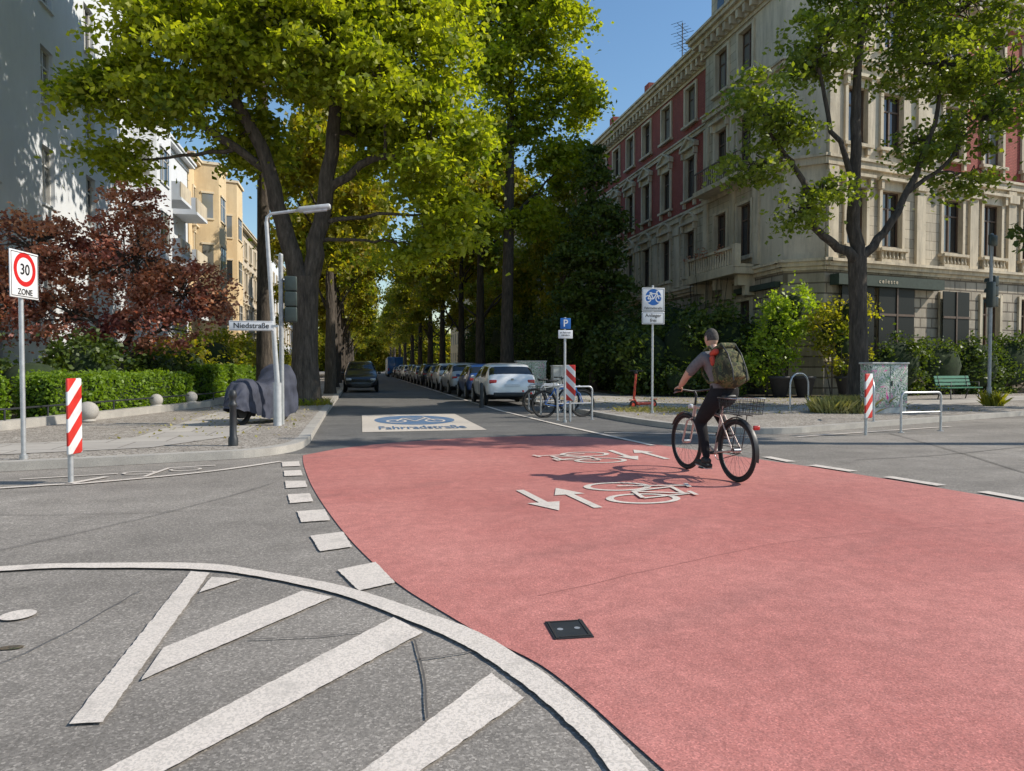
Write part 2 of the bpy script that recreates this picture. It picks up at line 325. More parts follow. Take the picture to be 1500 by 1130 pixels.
for q in ([(-1.10,4.97),(-.97,4.90),(-.96,2.91),(-1.08,2.92)],[(-.94,4.80),(-.75,4.72),(-.95,4.48)],[(-.35,4.39),(-.17,4.23),(-.93,3.27),(-.93,3.63)],[(.16,3.82),(.30,3.57),(-.63,2.53),(-1.5,1.6),(-1.6,1.8),(-.83,2.57)],[(.55,3.03),(.64,2.77),(.20,2.35),(-.3,1.85),(-.5,1.9),(.01,2.39)]):
    mk.poly([(x,y,z) for x,y in ragged(q)],'white_paint')
mk.disc((-1.82,4.28,z),.085,(0,0,1),'white_paint')
strip(mk,smooth([(-9,7.2),(-3.91,8.85),(-3.14,9.02),(-1.95,9.68),(-1.12,10.54)],5),.09,z,'white_paint')
strip(mk,[(-4.0,9.5),(-3.0,9.75)],.05,z,'white_paint'); strip(mk,[(-2.6,9.4),(-2.5,10.15),(-1.95,10.3)],.06,z,'white_paint')
strip(mk,[(-3.3,9.0),(-3.05,9.5)],.1,z,'white_paint')
for c in ((-2.75,9.75),(-2.25,9.95)): mk.disc((c[0],c[1],z+.002),.2,(0,0,1),'white_paint',r2=.16,sc=(1,.7))
for a,b in (((5.91,9.55),(5.95,8.98)),((6.02,8.61),(6.18,7.98)),((6.28,7.50),(6.42,6.82)),((6.53,6.39),(6.58,5.88)),((6.68,5.4),(6.72,4.8)),((5.6,10.6),(5.75,10.05))): strip(mk,[a,b],.16,z+.002,'white_paint')
strip(mk,[(4.05,80),(4.12,30),(4.18,21.2),(4.5,15.5),(4.86,11.3)],.11,z+.006,'white_paint')
strip(mk,[(4.86,13.8),(6.3,13.2),(7.3,12.6)],.1,z,'white_paint'); strip(mk,[(4.6,19.5),(6.1,19.9)],.1,z,'white_paint')
strip(mk,[(8.2,12.2),(13,13.6)],.1,z,'white_paint')
def picto(c,up,s=1):
    cx,cy=c; zz=z+.004; e=lambda a,b:(cx+up*a*s,cy+b*s)
    for yy in (-.36,.42): 
        q=e(0,yy); mk.disc((q[0],q[1],zz),.34*s,(0,0,1),'white_paint',32,.27*s,sc=(1.2,.85))
    zz=z+.008
    for pts in ([(0,-.36),(.62,-.2)],[(.55,-.2),(.6,.25)],[(.05,.05),(.6,-.2)],[(.05,.05),(.62,.25)],[(0,.42),(.8,.3)],[(.05,.05),(0,-.36)],[(.8,.18),(.86,.42)],[(.64,-.32),(.66,-.08)]):
        strip(mk,[e(*p) for p in pts],.055*s,zz,'white_paint'); zz+=.0007
def arrow(a,b,w=.09):
    A=Vector((*a,0));Bv=Vector((*b,0)); d=(Bv-A).normalized(); n=Vector((-d.y,d.x,0)); h=Bv-d*.42; zz=z+.004
    pts=[A+n*w/2,A-n*w/2,h-n*w/2,h-n*.17,Bv,h+n*.17,h+n*w/2]; mk.poly([(p.x,p.y,zz) for p in pts],'white_paint')
picto((2.8,7.1),1,.95); picto((3.35,10.0),-1,.95)
arrow((1.68,7.5),(1.80,6.35)); arrow((2.2,6.4),(2.1,7.55)); arrow((3.9,10.8),(3.9,9.6)); arrow((4.35,9.6),(4.3,10.8))
mk.build('road_markings')
pn=MB(); pn.poly([(.02,20.2,.012),(.02,14.9,.012),(2.62,14.9,.012),(2.62,20.2,.012)],'panel_paint'); pn.disc((1.32,18.1,.016),1,(0,0,1),'blue_paint',40,sc=(1.0,1.55))
zz=.020
for c in (.85,1.8): pn.disc((c,17.7,zz),.3,(0,0,1),'white_paint',24,.23,sc=(.85,1.7))
zz+=.002
for pts in ([(.85,17.7),(1.05,18.6)],[(1.05,18.5),(1.65,18.6)],[(1.3,17.6),(1.65,18.6)],[(1.8,17.7),(1.6,19.0)],[(1.3,17.6),(1.05,18.6)]): strip(pn,pts,.06,zz,'white_paint'); zz+=.0007
pe=pn.build('cycle_street_road_panel'); text('Fahrradstraße',(1.32,15.75,.02),.36,(0,0,0),'blue_paint',pe,sx=.95,sy=3.2)
def wob(q,k=8,a=.012):
    q=smooth(q,k) if len(q)>2 else [(q[0][0]+(q[1][0]-q[0][0])*i/12,q[0][1]+(q[1][1]-q[0][1])*i/12) for i in range(13)]
    return [(x+random.uniform(-a,a),y+random.uniform(-a,a)) for x,y in q]
for q,w,m_,wa in (([(.25,3.49),(.26,3.1),(.24,2.69)],.010,'seam',.002),([(-.54,3.66),(-.2,3.63),(.07,3.66)],.008,'seam',.003),([(.24,3.24),(.50,3.28)],.009,'seam',.003),([(-3.8,4.2),(-2.2,6.4),(-1.4,7.7),(-1.0,8.6)],.010,'seam',.01),([(-6,8),(-3,7.2),(-1.2,7.1)],.009,'seam',.012),([(7,9),(10,9.6),(20,13)],.02,'seam',.01),([(7,5),(9,9),(10.5,12.5)],.02,'seam',.01),([(1,4.0),(2.2,4.5),(3.4,4.9),(5.5,5.1)],.004,'crack_red',.01),([(-2.2,3.0),(-1.6,3.6),(-1.3,4.6)],.006,'seam',.008)):
    strip(tar,wob(q,8,wa),w,.0105,m_)
tar.build('road_cracks')
mh=MB(); Mz=Matrix.Rotation(math.radians(-3),3,'Z'); mh.box((1.03,3.455,.009),(.2,.24,.012),'iron_dark',Mz)
for a in(-.045,.045): mh.disc((1.03+a,3.455,.0165),.016,(0,0,1),'galv_steel',12)
for a in (-.085,.085): mh.box((1.03+a,3.455,.016),(.012,.23,.005),'rubber',Mz)
for b_ in (-.105,.105): mh.box((1.03,3.455+b_,.016),(.15,.012,.005),'rubber',Mz)
mh.build('utility_cover')
mh=MB(); mh.disc((-1.65,3.8,.006),.045,(0,0,1),'soil',16,sc=(1.3,.6)); mh.build('road_stain')

gd=MB(); gl=[(-60,-1),(-9,12.6),(-6.9,15.5),(-4.7,23.5),(-4.5,120),(-60,120)]; gd.poly([(x,y,.16) for x,y in gl],'soil')
gr=[(11.2,120),(11.2,29.5),(13,27.2),(18,25.8),(21,25.8),(45,34),(45,120)]; gd.poly([(x,y,.16) for x,y in gr],'soil'); gd.build('garden_soil')
w=MB(); strip(w,[(-60,-1),(-9,12.6),(-6.9,15.5),(-4.7,23.5),(-4.5,70)],.25,.30,'kerb_stone',.2); w.build('garden_border_wall')

# ------------------------------------------------------------ buildings
class Fac:
    def __init__(s,O,D,L):
        s.O=Vector((O[0],O[1],0)); s.D=Vector((D[0],D[1],0)).normalized(); s.N=Vector((s.D.y,-s.D.x,0)); s.L=L
    def P(s,u,n,z): p=s.O+s.D*u+s.N*n; return (p.x,p.y,z)
    def box(s,mb,u0,u1,n0,n1,z0,z1,mat):
        vs=[s.P(u,n,z) for u in(u0,u1) for n in(n0,n1) for z in(z0,z1)]
        mb.add(vs,[(0,1,3,2),(4,6,7,5),(0,4,5,1),(2,3,7,6),(0,2,6,4),(1,5,7,3)],mat)
    def wall(s,W,Wi,T,H,cols,rows,matf,frame='window_frame',trim='stone_trim',z00=0,skip=()):
        ops=[]
        for ci,(u,w) in enumerate(cols):
            for ri,(a,b,kind) in enumerate(rows):
                if (ci,ri) in skip: continue
                ops.append((u-w/2,u+w/2,a,b,kind))
        us=sorted({0,s.L}|{x for o in ops for x in o[:2]}); zs=sorted({z00,5.6,10.0,H}|{x for o in ops for x in o[2:4]})
        for i in range(len(us)-1):
            for j in range(len(zs)-1):
                uc=(us[i]+us[i+1])/2; zc=(zs[j]+zs[j+1])/2
                if any(o[0]<uc<o[1] and o[2]<zc<o[3] for o in ops): continue
                W.poly([s.P(us[i],0,zs[j]),s.P(us[i+1],0,zs[j]),s.P(us[i+1],0,zs[j+1]),s.P(us[i],0,zs[j+1])],matf(uc,zc))
        for (u0,u1,a,b,kind) in ops:
            d=-.24
            for q in ([(u0,a),(u0,b)],[(u1,b),(u1,a)],[(u0,b),(u1,b)],[(u1,a),(u0,a)]):
                W.poly([s.P(q[0][0],0,q[0][1]),s.P(q[0][0],d,q[0][1]),s.P(q[1][0],d,q[1][1]),s.P(q[1][0],0,q[1][1])],trim)
            um=(u0+u1)/2; zt=a+(b-a)*.7
            for x0,x1 in ((u0+.04,um-.03),(um+.03,u1-.04)):
                Wi.poly([s.P(x0,d+.03,a+.04),s.P(x1,d+.03,a+.04),s.P(x1,d+.03,b-.04),s.P(x0,d+.03,b-.04)],'window_glass')
            f=.065
            for bx in ((u0,u0+f,a,b),(u1-f,u1,a,b),(um-.045,um+.045,a+f,b-f),(u0+f,u1-f,a,a+f),(u0+f,u1-f,b-f,b)): s.box(Wi,bx[0],bx[1],d+.01,d+.09,bx[2],bx[3],frame)
            s.box(Wi,u0+f,um-.045,d+.012,d+.08,zt-.035,zt+.035,frame); s.box(Wi,um+.045,u1-f,d+.012,d+.08,zt-.035,zt+.035,frame)
            if kind=='plain': s.box(T,u0-.06,u1+.06,-.02,.08,a-.08,a-.001,trim); continue
            if kind=='bare': continue
            sw=.17
            s.box(T,u0-sw,u0-.002,.002,.10,a-.1,b+.14,trim); s.box(T,u1+.002,u1+sw,.002,.10,a-.1,b+.14,trim)
            s.box(T,u0,u1,.002,.09,b+.003,b+.14,trim)
            s.box(T,u0-.28,u1+.28,.002,.22,a-.24,a-.103,trim)
            if kind in('ent','ped','arch'):
                s.box(T,u0-.2,u1+.2,.002,.08,b+.143,b+.40,trim)
                s.box(T,u0-.34,u1+.34,.002,.30,b+.403,b+.53,trim)
                for c in(u0-.22,u1+.06): s.box(T,c,c+.16,.003,.24,b+.02,b+.40,trim)
                s.box(T,u0-.1,u0+.06,.003,.16,a-.55,a-.243,trim); s.box(T,u1-.06,u1+.1,.003,.16,a-.55,a-.243,trim)
            if kind=='ped':
                for n0,n1,k in((.002,.12,0),(.12,.28,1)):
                    e=.3; top=b+1.02
                    if k==0: T.add([s.P(u0-e,n1,b+.535),s.P(u1+e,n1,b+.535),s.P(um,n1,top)],[(0,1,2)],trim)
                    else:
                        for sg,ue in((-1,u0-.34),(1,u1+.34)):
                            a0=(ue,b+.535);a1=(um,top);vs=[s.P(a0[0],.003,a0[1]),s.P(a0[0],n1,a0[1]),s.P(a0[0],n1,a0[1]+.13),s.P(a0[0],.003,a0[1]+.13),s.P(a1[0],.003,a1[1]),s.P(a1[0],n1,a1[1]),s.P(a1[0],n1,a1[1]+.13),s.P(a1[0],.003,a1[1]+.13)]
                            T.add(vs,[(0,1,2,3),(4,5,6,7),(1,5,6,2),(3,2,6,7),(0,4,5,1)],trim)
            if kind=='arch':
                R=(u1-u0)/2+.3; cc=12; ring=[]
                for k in range(cc+1):
                    an=math.pi*k/cc; ring.append((um+R*math.cos(an),b+.535+R*.62*math.sin(an)))
                T.add([s.P(x,.1,zz_) for x,zz_ in ring],[list(range(cc+1))],trim)
                vs=[];
                for x,zz_ in ring: vs+=[s.P(x,.003,zz_),s.P(x,.28,zz_),s.P(um+(x-um)*.84,.28,b+.535+(zz_-b-.535)*.82),s.P(um+(x-um)*.84,.1,b+.535+(zz_-b-.535)*.82)]
                T.add(vs,[(4*k+i,4*k+4+i,4*k+5+i,4*k+1+i) for k in range(cc) for i in range(3)],trim)
    def course(s,T,z,prof,trim='stone_trim',u0=None,u1=None):
        u0=0 if u0 is None else u0; u1=s.L if u1 is None else u1
        for dz0,dz1,n in prof: s.box(T,u0-n*.9,u1+n*.9,.004,n,z+dz0,z+dz1-.002,trim)
    def balusters(s,T,u0,u1,n,z,h,trim='stone_trim'):
        s.box(T,u0,u1,n-.12,n+.12,z,z+.12,trim); s.box(T,u0,u1,n-.14,n+.14,z+h-.12,z+h,trim)
        k=max(2,int((u1-u0)/.24))
        for i in range(k):
            u=u0+.12+(u1-u0-.24)*i/(k-1); p=s.P(u,n,z)
            T.lathe((p[0],p[1],z+.12),[(.05,0),(.085,.12*h),(.045,(h-.24)*.55),(.05,(h-.24)*.8),(.07,h-.24)],trim,6)

b=empty('stone_apartment_building'); W=MB();Wi=MB();T=MB();Rf=MB()
H=18.3; Ys=61; L=Ys-35.2
fa=Fac((18.6,Ys),(0,-1),L)
cols=[(Ys-y,1.25) for y in (59.0,56.0,53.0,50.2,47.4,44.5,41.4,38.1)]
def mA(u,z): 
    if z<5.6: return 'stone_rustic'
    if z<10.0: return 'stone_wall'
    return 'red_brick'
ra=[(2.4,4.5,'frame'),(6.7,9.15,'arch'),(11.1,13.4,'ped'),(15.4,17.4,'frame')]
fa.wall(W,Wi,T,H,cols,ra,mA,'window_frame_dark')
prof=[(0,.16,.12),(.16,.34,.26),(.34,.46,.38)]
prof2=[(0,.3,.14),(.3,.42,.22)]
corn=[(-.6,-.42,.08),(-.42,-.2,.16),(0,.22,.55),(.22,.42,.72),(.42,.55,.82)]
def dress(f,u0=None,u1=None):
    f.course(T,5.5,prof,u0=u0,u1=u1); f.course(T,9.95,prof2,u0=u0,u1=u1); f.course(T,14.35,[(0,.22,.14),(.22,.32,.22)],u0=u0,u1=u1); f.course(T,1.6,[(0,.18,.14)],u0=u0,u1=u1); f.course(T,H,corn,u0=u0,u1=u1)
    a=0 if u0 is None else u0; e=f.L if u1 is None else u1; n=int((e-a)/.62)
    for i in range(n): 
        u=a+.2+i*.62; f.box(T,u,u+.22,.165,.5,H-.40,H-.003,'stone_trim')
dress(fa)
for c in cols:
    fa.box(T,c[0]-.75,c[0]+.75,.004,.12,6.0,6.4,'stone_trim')
for k in range(len(cols)-1):
    um=(cols[k][0]+cols[k+1][0])/2
    fa.box(T,um-.35,um+.35,.006,.09,6.1,9.7,'stone_trim'); fa.box(T,um-.42,um+.42,.007,.16,9.2,9.6,'stone_trim')
yA,yB=35.2,27.9
fp=Fac((18.0,yA),(0,-1),yA-yB)
cp=[(yA-33.4,1.2),(yA-31.1,1.2)]
rp_=[(2.4,4.5,'frame'),(6.7,9.15,'frame'),(11.1,13.4,'ent'),(15.4,17.4,'frame')]
mP=lambda u,z:'stone_rustic' if z<5.6 else ('stone_wall' if u<5.4 else 'render_plain')
fp.wall(W,Wi,T,H,cp,rp_,mP,'window_frame_dark'); dress(fp)
W.poly([(18.0,yA,0),(18.6,yA,0),(18.6,yA,H),(18.0,yA,H)],'stone_wall')
for u in (.25,3.0,5.2): fp.box(T,u-.22,u+.22,.006,.12,6.1,13.9,'stone_trim')
fp.box(T,.3,5.4,.01,1.25,5.65,5.94,'stone_trim'); fp.balusters(T,.3,5.4,1.1,5.95,1.0)
for u in (.42,5.28):
    fp.box(T,u-.12,u+.12,.3,.97,5.96,6.1,'stone_trim'); fp.box(T,u-.14,u+.14,.96,1.26,5.96,7.0,'stone_trim')
for u in (.8,2.8,4.9):
    fp.box(T,u-.16,u+.16,.02,.9,5.15,5.64,'stone_trim'); fp.box(T,u-.15,u+.15,.02,.5,4.7,5.149,'stone_trim')
fp.box(T,.6,5.0,.01,1.0,10.15,10.4,'stone_trim'); 
for k in range(20): fp.box(Wi,.65+k*.22,.68+k*.22,.93,.96,10.4,11.3,'window_frame_dark')
fp.box(Wi,.6,5.0,.92,.98,11.3,11.36,'window_frame_dark')
gz=H+.56; 
fp.box(T,.6,4.9,-1.2,.0,gz,gz+2.0,'stone_wall'); fp.box(T,.4,5.1,-1.3,.14,gz+2.0,gz+2.25,'stone_trim')
T.add([fp.P(.4,.1,gz+2.25),fp.P(5.1,.1,gz+2.25),fp.P(2.75,.1,gz+3.8),fp.P(.4,-1.2,gz+2.25),fp.P(5.1,-1.2,gz+2.25),fp.P(2.75,-1.2,gz+3.8)],[(0,1,2),(3,5,4),(0,2,5,3),(1,4,5,2)],'stone_trim')
T.disc(fp.P(2.75,.15,gz+2.95),.4,fp.N,'window_glass',16); 
for u in(1.6,3.9): T.disc(fp.P(u,.02,gz+1.0),.45,fp.N,'window_glass',16,sc=(.8,1.2))
SL=11
D2=Vector((math.cos(math.radians(SL)),math.sin(math.radians(SL))))
c0=(18.0,yB); c1=(19.3,26.9)
fc=Fac(c0,(c1[0]-c0[0],c1[1]-c0[1]),math.hypot(c1[0]-c0[0],c1[1]-c0[1]))
fc.wall(W,Wi,T,H,[],[],lambda u,z:'stone_rustic' if z<5.6 else 'render_plain'); fc.course(T,5.5,prof); fc.course(T,H,corn); fc.course(T,9.95,prof2); fc.course(T,14.35,[(0,.22,.14),(.22,.32,.22)])
fb=Fac(c1,D2,30)
cb=[(1.75,1.15),(3.9,1.25),(7.9,1.3),(10.7,1.3),(13.6,1.3),(16.5,1.3),(19.5,1.3),(22.5,1.3),(25.5,1.3)]
def mBf(u,z):
    if z<5.6: return 'stone_rustic'
    if z<10.0: return 'stone_wall'
    return 'render_plain' if u<7.2 else 'red_brick'
rb=[(2.0,4.7,'frame'),(6.7,9.15,'ent'),(11.1,13.4,'ent'),(15.4,17.4,'frame')]
fb.wall(W,Wi,T,H,cb,rb,mBf,'window_frame_dark'); dress(fb)
for u,_ in cb: fb.balusters(T,u-.85,u+.85,.16,5.98,.62)
for u in (.35,5.7,9.3,12.1): fb.box(T,u-.28,u+.28,.006,.14,5.97,9.9,'stone_trim'); fb.box(T,u-.36,u+.36,.007,.24,9.3,9.7,'stone_trim')
for u in (.35,5.7): fb.box(T,u-.28,u+.28,.006,.14,10.4,14.3,'stone_trim')
fb.box(T,.3,6.8,.02,.5,4.85,5.3,'awning_green'); fp.box(T,3.6,7.1,.02,.3,4.85,5.1,'awning_green')
for u0,u1 in((.7,2.6),(2.9,5.1),(7.0,8.8)): fb.box(Wi,u0,u1,.26,.30,.8,4.84,'shop_dark'); fb.box(Wi,(u0+u1)/2-.04,(u0+u1)/2+.04,.301,.34,.8,4.84,'window_frame_dark'); fb.box(Wi,u0,u1,.301,.33,3.6,3.7,'window_frame_dark')
c2=fb.P(30,0,0); c3=fb.P(30,-13,0)
pts=[(18.6,Ys),(18.6,35.3),(18.0,35.2),(18.0,27.9),(19.3,26.9),(c2[0],c2[1]),(c3[0],c3[1]),(31,41),(31,Ys)]
z0=H+.56; inn=[(22,Ys),(22,36),(21.6,35),(21.4,31.5),(22.2,30.5),(c2[0]-1,c2[1]+3.5),(c3[0],c3[1]-3),(28,40),(28,Ys)]
n=len(pts)
Rf.add([(x,y,z0) for x,y in pts]+[(x,y,z0+2.0) for x,y in inn],[(i,(i+1)%n,n+(i+1)%n,n+i) for i in range(n)]+[list(range(n,2*n))],'roof_dark')
W.poly([(18.6,Ys,0),(31,Ys,0),(31,Ys,z0),(18.6,Ys,z0)],'render_plain'); W.poly([(31,Ys,0),(31,41,0),(31,41,z0),(31,Ys,z0)],'render_plain')
for (x,y) in ((20.5,55),(20.6,48)): Rf.box((x,y,z0+1.4),(1.2,.8,2.4),'red_brick')
for (x,y,h) in ((19.5,41.2,3.4),(20.6,47,2.0)):
    zz=z0+.3; Rf.tube([(x,y,zz),(x,y,zz+h)],.035,'iron_dark',5)
    for k in range(3):
        zk=zz+h-.3-k*.6; Rf.tube([(x-.6,y-.5,zk),(x+.6,y+.5,zk)],.022,'iron_dark',4)
        for q in range(5): a=-.6+q*.3; Rf.tube([(x+a+.25,y+a*.83-.3,zk),(x+a-.25,y+a*.83+.3,zk)],.014,'iron_dark',4)
W.build('walls',b);Wi.build('windows',b);T.build('stone_trim',b);Rf.build('roof',b)
text('c e l e s t e',fb.P(3.2,.52,5.07),.26,(math.radians(90),0,math.radians(SL)),'stone_trim',b)
def plain_house(name,O,D,L,H,rows,step,wall,trim,frame='window_frame',bays=(),back=12,roof='roof_tile',w=1.2,first=None):
    b=empty(name); W=MB();Wi=MB();T=MB();f=Fac(O,D,L); first=first or step*.6
    cols=[]; u=first
    while u<L-1: cols.append((u,w)); u+=step
    f.wall(W,Wi,T,H,cols,rows,lambda u,z:wall,frame,trim); f.course(T,H,[(-.3,-.05,.1),(0,.2,.45),(.2,.35,.55)],trim)
    for (u0,u1,nn,zb,zt) in bays:
        vs=[f.P(u,n_,z_) for z_ in (zb,zt) for (u,n_) in((u0,.01),(u0+.5,nn),(u1-.5,nn),(u1,.01))]
        W.add(vs,[(0,1,5,4),(1,2,6,5),(2,3,7,6),(0,3,2,1),(4,5,6,7)],wall)
        f2=Fac(f.P(u0+.5,nn+.01,0)[:2],D,u1-u0-1.0)
        for z_ in np.arange(zb+.9,zt-1.6,rows[1][0]-rows[0][0]):
            for uu in(.35,.65): 
                a=(u1-u0-1)*uu; f2.box(Wi,a-.42,a+.42,.0,.03,z_,z_+1.8,'window_glass'); f2.box(T,a-.5,a+.5,.0,.08,z_-.1,z_-.003,trim); f2.box(T,a-.5,a+.5,.0,.1,z_+1.83,z_+1.95,trim); f2.box(Wi,a-.03,a+.03,.031,.06,z_,z_+1.8,frame); f2.box(Wi,a-.42,a-.03,.031,.055,z_+1.2,z_+1.26,frame); f2.box(Wi,a+.03,a+.42,.031,.055,z_+1.2,z_+1.26,frame)
        A_=Vector(f.P(u0,.01,0));B_=Vector(f.P(u0+.5,nn,0)); dd=(B_-A_); f3=Fac(A_[:2],dd[:2],dd.length)
        for z_ in np.arange(zb+.9,zt-1.6,rows[1][0]-rows[0][0]): f3.box(Wi,dd.length*.3,dd.length*.75,.005,.03,z_,z_+1.8,'window_glass'); f3.box(T,dd.length*.25,dd.length*.8,.005,.08,z_-.12,z_-.003,trim); f3.box(T,dd.length*.25,dd.length*.8,.005,.08,z_+1.83,z_+1.98,trim)
        T.add([f.P(u0-.1,.02,zt),f.P(u0+.45,nn+.15,zt),f.P(u1-.45,nn+.15,zt),f.P(u1+.1,.02,zt),f.P(u0-.1,.02,zt+.2),f.P(u0+.45,nn+.15,zt+.2),f.P(u1-.45,nn+.15,zt+.2),f.P(u1+.1,.02,zt+.2)],[(0,1,5,4),(1,2,6,5),(2,3,7,6),(0,3,2,1),(4,5,6,7)],trim)
    for (u,n_) in((0,0),(L,0)):
        W.poly([f.P(u,0,0),f.P(u,-back,0),f.P(u,-back,H),f.P(u,0,H)],wall)
    W.poly([f.P(0,-back,0),f.P(L,-back,0),f.P(L,-back,H),f.P(0,-back,H)],wall)
    R=MB(); e=.5; a=[f.P(-.1,e,H+.352),f.P(L+.1,e,H+.352),f.P(L+.1,-back,H+.352),f.P(-.1,-back,H+.352),f.P(.2,-back/2,H+2.6),f.P(L-.2,-back/2,H+2.6)]
    R.add(a,[(0,1,5,4),(2,3,4,5),(0,4,3),(1,2,5)],roof)
    W.build('walls',b);Wi.build('windows',b);T.build('trim',b);R.build('roof',b); return f,b
rw=[(2.2,4.2,'plain'),(5.9,8.0,'plain'),(9.6,11.7,'plain'),(13.3,15.3,'plain')]
plain_house('apartment_house',(18.6,95),(0,-1),33,17.5,rw,3.2,'beige_render','stone_trim')
plain_house('apartment_house',(18.6,150),(0,-1),54,16,rw,3.2,'yellow_render','stone_trim')
rw2=[(.9,2.9,'plain'),(3.8,5.9,'plain'),(7.5,9.7,'plain'),(11.25,13.4,'plain'),(15,17.1,'plain')]
f,b=plain_house('white_apartment_house',(-11.6,14),(0,1),26,19.5,rw2,4.35,'white_render','white_render',w=1.1,first=3.3)
rw3=[(1.5,3.5,'plain'),(5.0,7.0,'plain'),(8.4,10.4,'plain'),(11.8,13.8,'plain')]
f,b=plain_house('white_balcony_house',(-12,40.2),(0,1),14.3,15.5,rw3,3.3,'white_render','white_render',bays=((1,5,1.3,.2,15.6),),first=2.2)
bl=MB()
for z_ in (1.1,4.6,8.0,11.4):
    for u0,u1 in ((6,8.6),(10.2,13.4)):
        f.box(bl,u0,u1,.02,1.5,z_,z_+.18,'white_render'); f.box(bl,u0,u1,1.42,1.48,z_+.18,z_+1.1,'white_render' if z_<8 else 'stone_trim'); f.box(bl,u0,u0+.06,.02,1.4,z_+.18,z_+1.1,'white_render'); f.box(bl,u1-.06,u1,.02,1.4,z_+.18,z_+1.1,'white_render')
bl.build('balconies',b)
rw4=[(1.6,3.7,'frame'),(5.4,7.5,'ent'),(9.2,11.3,'ent'),(12.9,14.6,'frame')]
plain_house('yellow_apartment_house',(-12,54.8),(0,1),20,16.3,rw4,3.3,'yellow_render','yellow_trim',bays=((2,6,1.6,.2,16.5),(10,14,1.6,.2,17.2)))
plain_house('apartment_house',(-12,75.2),(0,1),24,15.5,rw4,3.3,'beige_render','stone_trim')
plain_house('apartment_house',(-12,99.6),(0,1),60,16.5,rw4,3.6,'white_render','stone_trim')

# ------------------------------------------------------------ vegetation
def leaf_mesh(name,C,size,mat,up=.7,aspect=.33,parent=None,seed=0):
    rs=np.random.RandomState(seed); N=len(C)
    a=rs.normal(size=(N,3)); a[:,2]=a[:,2]*.6-.35; a/=np.linalg.norm(a,axis=1)[:,None]
    n=rs.normal(size=(N,3))*.75; n[:,2]+=up; b=np.cross(n,a); b/=(np.linalg.norm(b,axis=1)[:,None]+1e-9)
    s=(size*rs.uniform(.6,1.25,N))[:,None]; nn=np.cross(a,b)
    V=np.empty((N,4,3)); V[:,0]=C-a*s*.5; V[:,1]=C+b*s*aspect+nn*s*.06; V[:,2]=C+a*s*.5-nn*s*.08; V[:,3]=C-b*s*aspect+nn*s*.06
    me=bpy.data.meshes.new(name); me.vertices.add(N*4); me.vertices.foreach_set('co',V.ravel()); me.loops.add(N*4); me.loops.foreach_set('vertex_index',np.arange(N*4,dtype=np.int32))
    me.polygons.add(N); me.polygons.foreach_set('loop_start',np.arange(0,N*4,4,dtype=np.int32)); me.polygons.foreach_set('loop_total',np.full(N,4,dtype=np.int32))
    me.materials.append(MATS[mat]); me.update(calc_edges=True)
    o=bpy.data.objects.new(name,me); COL.objects.link(o); o.parent=parent; return o
def lobe_clumps(lobes,dens,rs,inner=.4):
    out=[]
    for i,l in enumerate(lobes):
        x,y,z,rx,ry,rz=l[:6]; n=max(5,int(dens*(rx*ry+ry*rz+rx*rz)))
        d=rs.normal(size=(n,3)); d/=np.linalg.norm(d,axis=1)[:,None]; r=rs.uniform(inner,1.05,n)**.7
        p=d*r[:,None]*np.array([rx,ry,rz])+np.array([x,y,z]); out.append(np.c_[p,np.full(n,i)])
    return np.concatenate(out)
def clump_leaves(P,per,cr,rs,flat=.45):
    n=len(P); k=rs.poisson(per*rs.uniform(.4,1.5,n)); idx=np.repeat(np.arange(n),k); R=(cr*rs.uniform(.55,1.25,n))[idx]
    g_=rs.normal(size=(len(idx),3))*.42; g_[:,2]*=flat; g_[:,2]-=.4*(g_[:,0]**2+g_[:,1]**2)
    return P[idx,:3]+g_*R[:,None]*1.3
def tree(name,base,trunk,lobes,mat,dens=7,per=120,cr=.75,size=.2,seed=1,limbs=(),twig=.5,flat=.45,rz=0,inner=.4):
    rs=np.random.RandomState(seed); e=empty(name,base,rz); mb=MB()
    tp=[Vector(t[:3]) for t in trunk]; tr=[t[3] for t in trunk]
    mb.tube([tp[0]-Vector((0,0,.3))]+[tp[0]+Vector((0,0,.25))]+tp[1:],[tr[0]*1.55,tr[0]*1.12]+tr[1:],'bark',14)
    nodes=[(p,r) for p,r in zip(tp,tr)][1:]
    for lb in limbs:
        pts=[Vector(q[:3]) for q in lb]; rr=[q[3] for q in lb]; sm=[];sr=[]
        for i in range(len(pts)-1):
            for k in range(4):
                t_=k/4; sm.append(pts[i].lerp(pts[i+1],t_)+Vector(rs.normal(size=3)*.04)); sr.append(rr[i]*(1-t_)+rr[i+1]*t_)
        sm.append(pts[-1]); sr.append(rr[-1]); mb.tube(sm,sr,'bark',9); nodes+=list(zip(sm[2:],sr[2:]))
    P=lobe_clumps(lobes,dens,rs,inner); main=list(nodes); ln={}
    for i,l in enumerate(lobes):
        c=Vector(l[:3]); cand=[(q,r) for q,r in main if q.z<c.z+.3] or main
        q,r=min(cand,key=lambda a:(a[0]-c).length); r0=min(r*.6,.05+.035*(l[3]))
        pts=[];
        mid=q.lerp(c,.5)+Vector(rs.normal(size=3)*.3)
        for k in range(9): t_=k/8; pts.append(q.lerp(mid,t_).lerp(mid.lerp(c,t_),t_)+Vector(rs.normal(size=3)*.05*(k>0)))
        mb.tube(pts,[r0*(1-.7*k/8) for k in range(9)],'bark',6); ln[i]=pts
    for p in P:
        if rs.rand()>twig: continue
        v=Vector(p[:3]); pts=ln[int(p[3])]; q=min(pts[3:],key=lambda a:(a-v).length); m_=q.lerp(v,.5)+Vector(rs.normal(size=3)*.12)+Vector((0,0,.1))
        mb.tube([q,m_,v],[.03,.018,.006],'bark',4,caps=False)
    mb.build('trunk_and_limbs',e)
    leaf_mesh('foliage',clump_leaves(P,per,cr,rs,flat),size,mat,parent=e,seed=seed); return e
